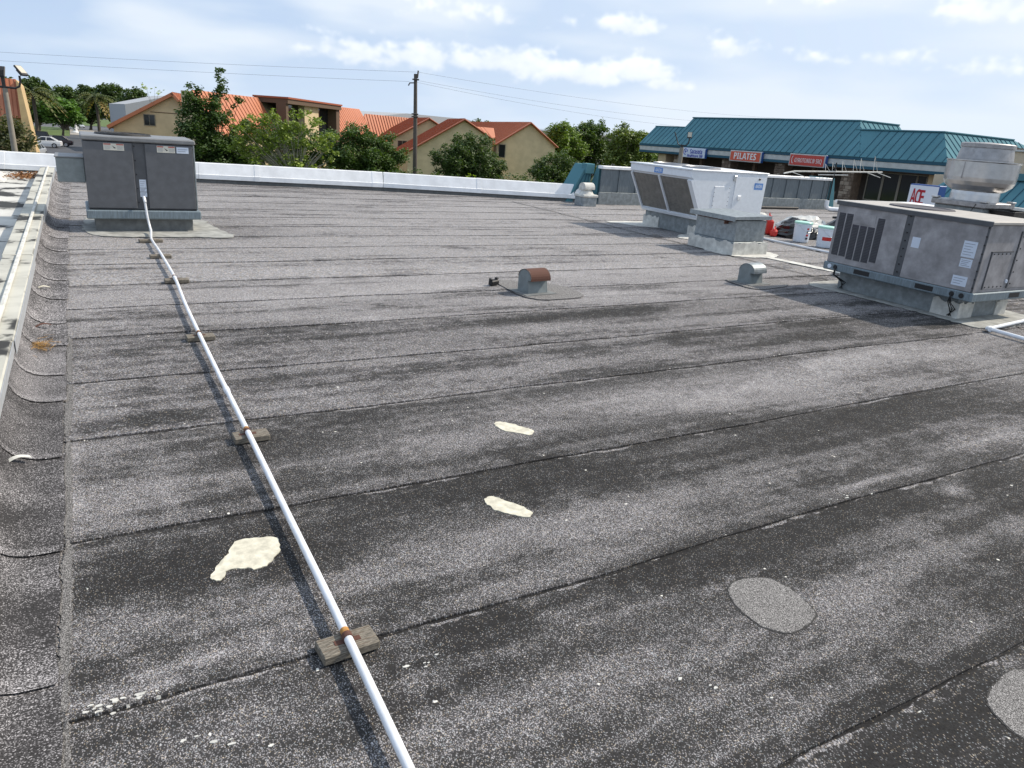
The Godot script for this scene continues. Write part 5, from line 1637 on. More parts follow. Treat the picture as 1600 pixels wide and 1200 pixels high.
func gable_house(label: String, near: Vector3, far: Vector3, wl: float, yl: float, wr: float, yr: float, wall_m: Material, gap := 0.55) -> Node3D:
	var h := thing("gable_house", label, "building", Vector3.ZERO, 0, "orange roofed office buildings", true)
	var d := (far - near).normalized()
	d.y = 0
	var left := Vector3(d.z, 0, -d.x)
	var r0 := near - d * 0.35
	var r1 := far
	var a := r0 + left * wl
	a.y = yl
	var b := r1 + left * wl
	b.y = yl
	var c := r0 - left * wr
	c.y = yr
	var e := r1 - left * wr
	e.y = yr
	slope("roof_slope", a, b, r1, r0, mats.orange_roof, mats.orange_seam, gap, h, 0.16, 0.05)
	slope("roof_slope", c, e, r1, r0, mats.orange_roof, mats.orange_seam, gap, h, 0.16, 0.05)
	var w := Shape.new()
	var kl := 0.93
	w.prism([Vector2(-wl * kl, GROUND), Vector2(wr * kl, GROUND), Vector2(wr * kl, lerpf(near.y, yr, kl) - 0.22), Vector2(0, near.y - 0.24), Vector2(-wl * kl, lerpf(near.y, yl, kl) - 0.22)], Vector3(near.x, 0, near.z), -left, Vector3.UP, d * near.distance_to(far) * 0.99)
	part("wall", w, wall_m, h)
	for sg in [0, 1]:
		var t := Shape.new()
		var p := a if sg == 0 else c
		t.tube([p + Vector3(0, -0.1, 0) - d * 0.03, r0 + Vector3(0, -0.1, 0) - d * 0.03], 0.08, 4)
		part("bargeboard", t, mats.orange_seam, h)
	return h

func build_offices() -> void:
	var h3 := gable_house("tan gabled office with a long red roof, rightmost of the row", Vector3(44.4, 3.4, -73.65), Vector3(50.1, 3.4, -100.0), 4.0, 0.85, 3.4, 1.0, mats.tan_wall)
	var d3 := Vector3(5.7, 0, -26.35).normalized()
	window(h3, Vector3(40.75, -0.55, -74.8), atan2(-d3.x, -d3.z) - PI / 2, 1.0, 1.3, 1)
	window(h3, Vector3(44.4, -0.5, -73.6) + Vector3(-3.1, 0, -0.68), atan2(-d3.x, -d3.z), 0.7, 1.3, 0)
	gable_house("tan gabled office with a deep red roof slope, middle of the row", Vector3(35.3, 3.15, -71.8), Vector3(38.3, 3.15, -82.4), 6.2, -0.6, 3.3, 1.3, mats.tan_wall)
	var h1 := gable_house("tan gabled office with a small red roof, left of the middle gable", Vector3(37.3, 3.22, -85.5), Vector3(39.5, 3.22, -97.0), 4.6, 0.6, 3.2, 1.5, mats.tan_wall)
	window(h1, Vector3(33.4, -0.6, -84.2), 0.18, 1.2, 1.0, 1)
	# low connecting roof between the last two gables
	var lk := thing("link_roof", "small orange roof between the two right gabled offices", "building", Vector3.ZERO, 0, "", true)
	slope("roof_slope", Vector3(37.6, 1.2, -76.5), Vector3(42.2, 1.2, -77.4), Vector3(43.0, 2.55, -79.6), Vector3(37.9, 2.55, -78.7), mats.orange_roof, mats.orange_seam, 0.5, lk, 0.1, 0.05)
	var lw := Shape.new()
	lw.box(Vector3(38.2, GROUND, -79.5), Vector3(42.5, 1.1, -78.0))
	part("wall", lw, mats.tan_wall, lk)
	# long wing with a steep orange front slope and a recessed balcony bay
	var wing := thing("office_wing", "long office wing with a steep orange roof and a brown balcony bay", "building", Vector3.ZERO, 0, "", true)
	var p0 := Vector3(8.7, 3.5, -67.4)
	var p1 := Vector3(32.3, 3.75, -95.7)
	var d := (p1 - p0).normalized()
	d.y = 0
	var n := Vector3(-d.z, 0, d.x)
	var f := func(t: float, out: float, y: float) -> Vector3:
		var q := p0.lerp(p1, t) + n * out
		q.y = y
		return q
	slope("roof_slope", f.call(0.0, 2.1, 0.2), f.call(0.29, 2.1, 0.2), f.call(0.29, 0.0, 3.55), f.call(0.0, 0.0, 3.5), mats.orange_roof, mats.orange_seam, 0.62, wing, 0.12, 0.06)
	slope("roof_slope", f.call(0.64, 2.1, 0.2), f.call(1.0, 2.1, 0.2), f.call(0.985, 0.0, 3.75), f.call(0.64, 0.0, 3.65), mats.orange_roof, mats.orange_seam, 0.62, wing, 0.12, 0.06)
	var w := Shape.new()
	w.prism([Vector2(0, GROUND), Vector2(1.7, GROUND), Vector2(1.7, 0.3), Vector2(-0.25, 3.4), Vector2(-1.0, 3.4), Vector2(-1.0, GROUND)], Vector3(p0.x, 0, p0.z), n, Vector3.UP, d * p0.distance_to(p1))
	part("wall", w, mats.tan_wall, wing)
	var bay0: Vector3 = f.call(0.292, 0.0, 0.0)
	var len := p0.distance_to(p1) * 0.345
	var bt := Transform3D(Basis(d, Vector3.UP, d.cross(Vector3.UP)), bay0)
	for q in [["bay_roof", Vector3(0, 3.2, -0.5), Vector3(len, 3.62, 2.9), mats.brown_trim], ["bay_roof", Vector3(-0.1, 3.621, -0.6), Vector3(len + 0.1, 3.78, 3.0), mats.orange_seam], ["bay_side", Vector3(0.0, GROUND, 1.71), Vector3(0.5, 3.199, 2.7), mats.brown_trim], ["bay_side", Vector3(len - 0.9, GROUND, 1.71), Vector3(len, 3.199, 2.7), mats.brown_trim], ["bay_column", Vector3(len * 0.36, GROUND, 1.71), Vector3(len * 0.62, 3.199, 2.4), mats.tan_wall], ["balcony", Vector3(0.51, -0.6, 1.72), Vector3(len - 0.91, 0.3, 1.9), mats.brown_trim], ["opening", Vector3(0.51, 0.31, 1.705), Vector3(len - 0.91, 3.19, 1.715), mats.window_glass]]:
		var s := Shape.new()
		s.t = bt
		s.box(q[1], q[2])
		part(q[0], s, q[3], wing)
	for t in [0.06, 0.13, 0.2, 0.72, 0.8, 0.9]:
		window(wing, f.call(t, 1.71, -2.9), atan2(n.x, n.z), 1.4, 1.3, 1)
	var w2 := thing("office_wing", "lower orange roofed wing behind the trees, left of the gables", "building", Vector3.ZERO, 0, "", true)
	slope("roof_slope", Vector3(30.5, -0.6, -92.3), Vector3(41.5, -0.6, -98.6), Vector3(43.0, 3.25, -101.3), Vector3(32.7, 3.25, -95.3), mats.orange_roof, mats.orange_seam, 0.55, w2, 0.12, 0.06)
	var wb := Shape.new()
	wb.t = Transform3D(Basis(Vector3.UP, -atan2(-6.0, 10.3) * -1.0), Vector3(38.5, 0, -99.5))
	wb.box(Vector3(-6, GROUND, -3), Vector3(5.5, -0.7, 1.2))
	part("wall", wb, mats.tan_wall, w2)
	# gable end at the left
	var g := thing("gable_house", "tan gable end wall with a dark square window, left of the trees", "building", Vector3.ZERO, 0, "orange roofed office buildings", true)
	var o := Vector3(3.2, 0, -84.9)
	var u := Vector3(6.5, 0, 2.3).normalized()
	var back := Vector3(u.z, 0, -u.x)
	var gwid := 7.0
	var gs := Shape.new()
	gs.prism([Vector2(0.4, GROUND), Vector2(gwid, GROUND), Vector2(gwid, 2.5), Vector2(6.1, 3.35), Vector2(0.4, 0.2)], o, u, Vector3.UP, back * 14.0)
	part("wall", gs, mats.tan_wall, g)
	var e0 := o + u * -0.1 + Vector3(0, 0.05, 0) - back * 0.5
	var t0 := o + u * 6.12 + Vector3(0, 3.55, 0) - back * 0.5
	slope("roof_slope", e0, e0 + back * 14.5, t0 + back * 14.5, t0, mats.orange_roof, mats.orange_seam, 0.6, g, 0.3, 0.05)
	var e1 := o + u * 7.25 + Vector3(0, 2.35, 0) - back * 0.5
	slope("roof_slope", e1, e1 + back * 14.5, t0 + back * 14.5, t0, mats.orange_roof, mats.orange_seam, 0.6, g, 0.25, 0.05)
	window(g, o + u * 3.75 + Vector3(0, 0.35, 0), atan2(-back.x, -back.z), 0.95, 0.95, 1)
	for q in [[1.6, 3.9], [-0.9, 0.45]]:
		var tr := Shape.new()
		tr.tube([o + u * q[1] + Vector3(0, q[0], 0) - back * 0.02, o + u * gwid + Vector3(0, q[0], 0) - back * 0.02], 0.035, 4)
		part("wall_joint", tr, mats.brown_trim, g)
	var dp := Shape.new()
	dp.tube([o + u * 6.9 + Vector3(0, 2.3, 0) - back * 0.08, o + u * 6.9 + Vector3(0, GROUND, 0) - back * 0.08], 0.07, 6)
	part("downpipe", dp, mats.brown_trim, g)
	# far left building
	var lb := thing("orange_roof_house", "mustard walled building with a steep orange roof at the far left", "building", Vector3.ZERO, 0, "", true)
	slope("roof_slope", Vector3(-14.0, 0.4, -74.2), Vector3(-3.45, 0.4, -74.2), Vector3(-3.5, 3.35, -75.4), Vector3(-14.0, 3.35, -75.4), mats.orange_roof, mats.orange_seam, 0.3, lb, 0.1, 0.04)
	var bs := Shape.new()
	bs.prism([Vector2(-3.46, 3.3), Vector2(-3.2, 2.9), Vector2(-2.5, GROUND), Vector2(-3.46, GROUND)], Vector3(0, 0, -74.0), Vector3.RIGHT, Vector3.UP, Vector3(0, 0, -6.0))
	part("buttress", bs, mats.mustard_wall, lb)
	box_part("wall", Vector3(-14.0, GROUND, -81.0), Vector3(-3.47, 0.35, -74.6), mats.mustard_wall, lb, 0.0)
	box_part("upper_wall", Vector3(-14.0, 0.36, -81.0), Vector3(-3.47, 3.2, -75.45), mats.mustard_wall, lb, 0.0)
	# distant flat and hipped roofs
	var fr := thing("distant_building", "distant grey roofed building beyond the gabled offices", "building", Vector3(72.0, GROUND, -160.0), 0.4, "", true)
	var fs := Shape.new()
	fs.prism([Vector2(-22, 0), Vector2(22, 0), Vector2(22, 7.6), Vector2(10, 9.3), Vector2(-10, 9.3), Vector2(-22, 7.8)], Vector3.ZERO, Vector3.RIGHT, Vector3.UP, Vector3(0, 0, -18))
	part("hall", fs, mats.far_roof, fr)
	var fl := thing("distant_building", "distant grey roofed building behind the left gable end", "building", Vector3(10.2, GROUND, -120.0), 0.1, "", true)
	var f2 := Shape.new()
	f2.prism([Vector2(-3.5, 0), Vector2(4, 0), Vector2(4, 8.2), Vector2(2.6, 8.2), Vector2(-3.0, 6.7), Vector2(-3.5, 6.6)], Vector3.ZERO, Vector3.RIGHT, Vector3.UP, Vector3(0, 0, -14))
	part("hall", f2, mats.far_roof, fl)


# ---------------------------------------------------------------- trees
func leaf_cluster(s: Shape, at: Vector3, r: float, count: int, size: float, lo: Color, hi: Color) -> void:
	var tone := rng.randf()
	for k in count:
		var d := Vector3(rng.randfn(), rng.randfn() * 0.75, rng.randfn())
		var p := at + d.limit_length(2.1) * r * 0.5
		var b := Basis.from_euler(Vector3(rng.randf_range(-0.9, 0.9), rng.randf() * TAU, rng.randf_range(-0.9, 0.9)))
		s.t = Transform3D(b, p)
		var z := size * rng.randf_range(0.6, 1.35)
		s.color = lo.lerp(hi, clampf(tone * 0.6 + rng.randf() * 0.5, 0, 1)) * 1.4
		s.quad(Vector3(-z * 0.62, 0, 0), Vector3(0, z * 0.05, z * 0.34), Vector3(z * 0.62, 0, 0), Vector3(0, z * 0.05, -z * 0.34))

func tree(called: String, label: String, at: Vector3, blobs: Array, per: float, size: float, lo: Color, hi: Color, seed_: int, bark: Material, group := "", trunk_r := 0.16, limbs := 1.0, fill := 1.0) -> void:
	# blobs: centre x, y (above the eye's roof level), z relative to the trunk, radii x, y, z
	rng.seed = seed_
	var base := Vector3(at.x, GROUND, at.z)
	var t := thing(called, label, "shrub" if called.contains("shrub") or called.contains("hedge") else "tree", base, 0, group, true)
	var crown := Shape.new()
	crown.colored = true
	var wood := Shape.new()
	var fork := Vector3(rng.randf_range(-0.3, 0.3), 0, rng.randf_range(-0.3, 0.3))
	var low := 99.0
	for b in blobs:
		low = minf(low, b[1] - b[4])
	fork.y = maxf(0.25, (low - GROUND) * 0.7)
	if trunk_r > 0:
		wood.tube([Vector3.ZERO, fork * 0.5, fork], [trunk_r * 1.3, trunk_r, trunk_r * 0.85], 8)
	for b in blobs:
		var c := Vector3(b[0], b[1] - GROUND, b[2])
		var rad := Vector3(b[3], b[4], b[5])
		var vol: float = rad.x * rad.y * rad.z
		var n := int(clampf(17.0 * pow(vol, 0.667) * fill, 9, 150))
		for k in n:
			var d := Vector3(rng.randfn(), rng.randfn(), rng.randfn()).normalized() * pow(rng.randf(), 0.4)
			var p := c + d * rad
			var cr := rng.randf_range(0.35, 0.75) * clampf(pow(vol, 0.333) * 0.6, 0.3, 1.0)
			leaf_cluster(crown, p, cr, int(per * 1.35 * cr * cr), size, lo, hi)
			if trunk_r > 0 and rng.randf() < 0.12 * limbs:
				var mid := fork.lerp(p, 0.5) + Vector3(rng.randf_range(-0.3, 0.3), rng.randf_range(-0.1, 0.4), rng.randf_range(-0.3, 0.3)) * rad.length() * 0.3
				wood.tube([fork, mid, p], [trunk_r * 0.38, trunk_r * 0.2, trunk_r * 0.06], 5, false)
	if wood.v.size():
		part("trunk", wood, bark, t)
	part("crown", crown, mats.leaf, t)

func palm(label: String, at: Vector3, height: float, seed_: int, spread: float) -> void:
	rng.seed = seed_
	var t := thing("palm_tree", label, "tree", Vector3(at.x, GROUND, at.z), 0, "palms at the far side of the car park", true)
	var w := Shape.new()
	w.tube([Vector3.ZERO, Vector3(0.1, height * 0.5, 0), Vector3(0.05, height, 0)], [0.32, 0.26, 0.3], 9)
	part("trunk", w, mats.bark, t)
	var c := Shape.new()
	c.colored = true
	for k in 46:
		var a := rng.randf() * TAU
		var rise := rng.randf_range(-0.35, 1.25)
		var L := spread * rng.randf_range(0.8, 1.1)
		var dir := Vector3(cos(a), 0, sin(a))
		var side := Vector3(-dir.z, 0, dir.x)
		c.color = Color(0.05, 0.075, 0.018).lerp(Color(0.14, 0.15, 0.04), rng.randf())
		if rise < 0.0 and rng.randf() < 0.6:
			c.color = Color(0.26, 0.19, 0.06)
		var last := Vector3(0.05, height, 0)
		for j in 9:
			var u := (j + 1) / 9.0
			var p := Vector3(0.05, height, 0) + dir * L * u * (0.55 + 0.45 * cos(rise * 0.8)) + Vector3(0, L * (u * sin(rise) * 0.9 - 0.75 * u * u), 0)
			var lw := 0.42 * sin(PI * clampf(u * 0.85 + 0.1, 0, 1))
			for sg in [-1.0, 1.0]:
				c.quad(last, last.lerp(p, 0.45), last.lerp(p, 0.6) + side * sg * lw + Vector3(0, -0.22, 0) + dir * 0.2, last + side * sg * lw * 0.9 + Vector3(0, -0.2, 0) + dir * 0.1)
			last = p
	part("crown", c, mats.leaf, t)

func build_trees() -> void:
	var dk := Color(0.042, 0.07, 0.02)
	var md := Color(0.062, 0.105, 0.028)
	tree("oak_tree", "tall dark two-topped tree in front of the left gable end", Vector3(8.3, 0, -55.3), [[0.75, 3.5, 0, 0.75, 1.1, 0.7], [0.5, 2.2, 0, 1.3, 1.0, 1.0], [-1.2, 2.5, 0, 0.9, 0.9, 0.9], [-0.7, 1.2, 0.2, 1.7, 1.1, 1.3], [-0.5, -0.2, 0.2, 1.9, 1.2, 1.4], [0.8, -0.6, 0.2, 1.7, 1.2, 1.4], [1.6, 2.6, 0.0, 0.5, 0.5, 0.5], [-0.2, -1.5, 0.2, 2.6, 1.0, 1.5], [1.9, 0.9, 0, 0.9, 0.8, 0.8]], 480, 0.17, dk, md, 1, mats.bark)
	tree("sparse_tree", "sparse yellow-green tree with pale bare branches before the balcony bay", Vector3(12.8, 0, -52.0), [[-3.4, 0.9, 0, 0.9, 0.6, 0.8], [-3.0, -0.2, 0, 1.1, 0.7, 0.8], [-2.3, 1.5, 0, 1.0, 0.5, 0.8], [-2.4, 0.5, 0, 1.2, 0.7, 0.8], [-1.4, 1.9, 0, 0.9, 0.4, 0.8], [0.3, 2.1, 0, 0.9, 0.35, 0.8], [-0.2, 1.2, 0, 1.3, 0.5, 0.9], [1.4, 1.5, 0, 1.0, 0.4, 0.9], [1.8, 0.3, 0, 1.0, 0.6, 0.8], [-1.6, 0.1, 0, 1.1, 0.5, 0.8], [2.7, 0.6, 0, 0.7, 0.5, 0.6], [0.4, 0.2, 0, 1.0, 0.5, 0.8], [2.6, -0.5, 0, 0.7, 0.4, 0.6], [-2.6, -0.6, 0, 1.0, 0.6, 0.8], [0.2, -0.9, 0, 1.6, 0.6, 0.8], [-0.8, 0.6, 0.4, 1.6, 0.7, 0.6]], 230, 0.17, Color(0.13, 0.18, 0.035), Color(0.2, 0.25, 0.05), 2, mats.bark_pale, "", 0.12, 2.2, 1.9)
	tree("oak_tree", "dark green tree behind the sparse tree, before the balcony bay", Vector3(14.5, 0, -58.0), [[-1.6, 0.4, 0, 1.8, 1.0, 1.2], [0.8, 0.2, 0, 1.8, 1.0, 1.2], [-0.4, -1.2, 0, 3.6, 1.2, 1.4], [2.4, 0.6, 0, 1.0, 0.8, 1.0]], 380, 0.16, Color(0.045, 0.08, 0.02), Color(0.075, 0.12, 0.03), 60, mats.bark)
	tree("oak_tree", "dense green tree left of the utility pole", Vector3(19.6, 0, -56.5), [[-1.2, 1.1, 0, 1.3, 0.8, 1.2], [0.6, 0.6, 0, 1.6, 0.9, 1.3], [-0.4, -0.5, 0.2, 2.6, 1.2, 1.7], [1.6, -0.6, 0.2, 1.5, 1.0, 1.3], [-2.2, -0.8, 0.1, 1.2, 1.0, 1.2], [0.2, -1.8, 0.2, 3.4, 1.0, 1.6], [2.4, -0.2, 0, 1.0, 0.8, 1.0]], 470, 0.16, Color(0.045, 0.08, 0.02), Color(0.075, 0.12, 0.03), 3, mats.bark)
	tree("oak_tree", "round dark oak in front of the middle gable", Vector3(27.7, 0, -55.2), [[-0.2, 1.2, 0, 1.3, 0.8, 1.2], [-1.4, 0.4, 0, 1.4, 0.9, 1.2], [1.2, 0.5, 0, 1.5, 0.9, 1.3], [-0.2, -0.7, 0.2, 2.7, 1.3, 1.8], [2.1, -0.6, 0, 1.1, 0.9, 1.1], [-2.2, -0.6, 0, 1.1, 0.9, 1.0], [2.6, -0.9, 0, 1.0, 0.9, 1.0], [0, -1.8, 0.2, 3.0, 1.0, 1.6]], 460, 0.16, Color(0.045, 0.075, 0.022), Color(0.07, 0.105, 0.032), 4, mats.bark_pale)
	tree("oak_tree", "low dark oak right of the last gable", Vector3(34.9, 0, -53.5), [[0.2, 0.2, 0, 1.3, 0.7, 1.2], [-1.0, -0.6, 0, 1.4, 0.9, 1.2], [1.5, -0.4, 0, 1.4, 0.8, 1.2], [0.2, -1.4, 0.2, 2.6, 1.2, 1.6]], 420, 0.16, Color(0.045, 0.075, 0.022), Color(0.07, 0.105, 0.03), 5, mats.bark)
	tree("bushy_tree", "pale green tree behind the low oak, next to the last gable", Vector3(53.0, 0, -79.5), [[-0.5, 2.3, 0, 2.0, 1.4, 1.8], [1.2, 1.0, 0, 2.4, 1.6, 2.0], [-1.2, 0.2, 0, 2.2, 1.8, 2.0]], 130, 0.28, Color(0.09, 0.14, 0.03), Color(0.14, 0.2, 0.04), 6, mats.bark)
	tree("bushy_tree", "tall dark topped tree behind the low oak, middle of three", Vector3(58.5, 0, -81.0), [[0.2, 3.6, 0, 2.0, 0.9, 1.8], [-1.4, 2.2, 0, 2.2, 1.5, 2.0], [1.4, 1.4, 0, 2.6, 1.7, 2.2], [-0.4, -0.6, 0, 3.2, 2.0, 2.4]], 130, 0.28, Color(0.05, 0.085, 0.022), Color(0.08, 0.12, 0.03), 7, mats.bark)
	tree("bushy_tree", "olive green tree touching the left end of the teal roof", Vector3(58.6, 0, -74.0), [[-0.6, 2.9, 0, 1.8, 1.3, 1.6], [1.2, 1.8, 0, 2.0, 1.6, 1.8], [0.0, 0.2, 0, 3.0, 2.0, 2.2], [3.2, -0.4, 0, 2.2, 1.6, 1.8]], 130, 0.27, Color(0.09, 0.12, 0.032), Color(0.13, 0.17, 0.045), 8, mats.bark)
	tree("bushy_tree", "green tree seen under the teal eave at its left end", Vector3(52.0, 0, -58.0), [[0, 0.1, 0, 2.4, 1.7, 2.0], [2.0, -0.8, 0, 2.0, 1.6, 1.8]], 130, 0.25, Color(0.09, 0.14, 0.03), Color(0.14, 0.2, 0.04), 9, mats.bark)
	tree("bushy_tree", "far tree top showing over the gabled offices", Vector3(58.0, 0, -112.0), [[0, 3.0, 0, 2.0, 1.0, 1.4], [1.8, 3.2, 0, 1.2, 0.7, 1.2]], 90, 0.3, Color(0.03, 0.06, 0.02), Color(0.1, 0.14, 0.04), 10, mats.bark)
	tree("young_tree", "thin pale green sprig above the left gable roof", Vector3(8.4, 0, -100.0), [[-0.4, 4.4, 0, 0.6, 0.9, 0.6], [0.9, 4.0, 0, 0.7, 0.4, 0.6]], 60, 0.22, Color(0.1, 0.15, 0.03), Color(0.3, 0.36, 0.08), 11, mats.bark, "", 0.08)
	# far side of the car park
	palm("palm tree left of the small green tree across the car park", Vector3(-5.0, 0, -150.0), 7.6, 12, 4.6)
	palm("palm tree right of the small green tree across the car park", Vector3(4.6, 0, -170.0), 7.6, 13, 4.4)
	tree("bushy_tree", "small round bright green tree in the car park", Vector3(-1.6, 0, -160.0), [[0, 1.0, 0, 3.2, 2.2, 2.6], [1.6, -0.2, 0, 2.4, 1.6, 2.0], [-1.4, 0, 0, 2.2, 1.6, 2.0]], 45, 0.5, Color(0.05, 0.11, 0.02), Color(0.11, 0.2, 0.035), 14, mats.bark, "", 0.2)
	var far := [[-12.0, -185.0, 5.0, 5.2], [-6.5, -205.0, 5.2, 5.0], [-1.0, -225.0, 4.6, 4.6], [4.5, -240.0, 5.4, 5.0], [10.0, -235.0, 6.4, 5.4], [14.5, -215.0, 5.0, 4.8], [-9.0, -160.0, 3.2, 4.0]]
	var where := ["behind the mustard building", "behind the left palm", "between the two palms", "left of the right palm", "behind the right palm", "beside the left gable roof", "next to the mustard buttress"]
	for k in far.size():
		var q: Array = far[k]
		tree("shade_tree", "dark green shade tree far across the car park, " + where[k], Vector3(q[0], 0, q[1]), [[0, q[2], 0, q[3] * 0.6, 1.8, 3.0], [-1.6, q[2] - 2.4, 0, q[3] * 0.7, 2.4, 3.0], [2.0, q[2] - 2.8, 0, q[3] * 0.7, 2.4, 3.0], [0, q[2] - 5.2, 0, q[3] * 0.8, 2.4, 3.0]], 42, 0.55, dk, Color(0.06, 0.095, 0.026), 20 + k, mats.bark, "shade trees far across the car park", 0.35)
	# shrubs close behind the parapets
	tree("broad_shrub", "dark purple-green bush against the mustard building", Vector3(-4.0, 0, -68.0), [[-0.6, -0.4, 0, 1.5, 1.6, 1.2], [0.3, -1.4, 0, 1.3, 1.6, 1.2], [0.2, -2.8, 0, 1.6, 1.4, 1.2]], 130, 0.22, Color(0.05, 0.06, 0.025), Color(0.08, 0.085, 0.035), 31, mats.bark, "", 0.0)
	tree("low_shrub", "small bright green shrub at the near kerb of the car park", Vector3(0.4, 0, -70.0), [[0, -2.7, 0, 0.7, 0.35, 0.5], [-0.5, -2.4, 0, 0.3, 0.6, 0.3]], 150, 0.16, Color(0.08, 0.14, 0.02), Color(0.2, 0.28, 0.04), 32, mats.bark, "", 0.0)
	var sh := [[9.6, -46.0, -1.6, "yellow-green shrub below the dark two-topped tree"], [12.0, -45.5, -1.5, "yellow-green shrub below the sparse tree, left of its trunk"], [14.2, -45.6, -1.8, "yellow-green shrub below the sparse tree, right of its trunk"], [23.9, -46.8, -1.8, "yellow-green shrub right of the utility pole"], [25.9, -46.2, -2.2, "yellow-green shrub below the round oak"]]
	for k in sh.size():
		var q: Array = sh[k]
		tree("low_shrub", q[3], Vector3(q[0], 0, q[1]), [[0, q[2], 0, 1.1, 0.6, 0.7], [0.7, q[2] - 0.3, 0, 0.8, 0.6, 0.6], [-0.4, q[2] + 0.45, 0, 0.35, 0.4, 0.35], [0, q[2] - 1.2, 0, 1.3, 0.8, 0.8]], 150, 0.15, Color(0.17, 0.23, 0.03), Color(0.28, 0.34, 0.05), 40 + k, mats.bark, "", 0.0)
	var hd := [[7.0, -50.0, "dark hedge before the left gable end"], [16.8, -51.0, "dark hedge between the sparse tree and the dense tree"], [21.8, -50.5, "dark hedge left of the utility pole foot"], [31.0, -51.0, "dark hedge between the two round oaks"], [37.6, -49.0, "dark hedge right of the low oak"]]
	for k in hd.size():
		var q: Array = hd[k]
		tree("hedge", q[2], Vector3(q[0], 0, q[1]), [[-1.0, -1.9, 0, 1.8, 0.8, 0.8], [1.2, -2.0, 0, 1.9, 0.8, 0.8], [0, -3.2, 0, 2.8, 0.9, 0.9]], 150, 0.17, Color(0.045, 0.075, 0.022), Color(0.07, 0.105, 0.03), 50 + k, mats.bark, "", 0.0)


# ---------------------------------------------------------------- poles, wires, cars
func flood_head(parent: Node3D, at: Vector3, yaw: float, pitch: float, k := 1.0) -> void:
	var b := Transform3D(Basis.from_euler(Vector3(pitch, yaw, 0)).scaled(Vector3.ONE * k), at)
	var s := Shape.new()
	s.t = b
	s.box(Vector3(-0.24, -0.32, -0.05), Vector3(0.24, 0.32, 0.05), 0.02)
	for j in 6:
		s.box(Vector3(-0.2 + j * 0.075, -0.28, -0.11), Vector3(-0.185 + j * 0.075, 0.1, -0.0501))
	var o := part("lamp_head", s, mats.fixture, parent)
	var l := Shape.new()
	l.t = b
	l.box(Vector3(-0.2, -0.2, 0.0502), Vector3(0.2, 0.28, 0.058))
	part("lens", l, mats.lens, o)

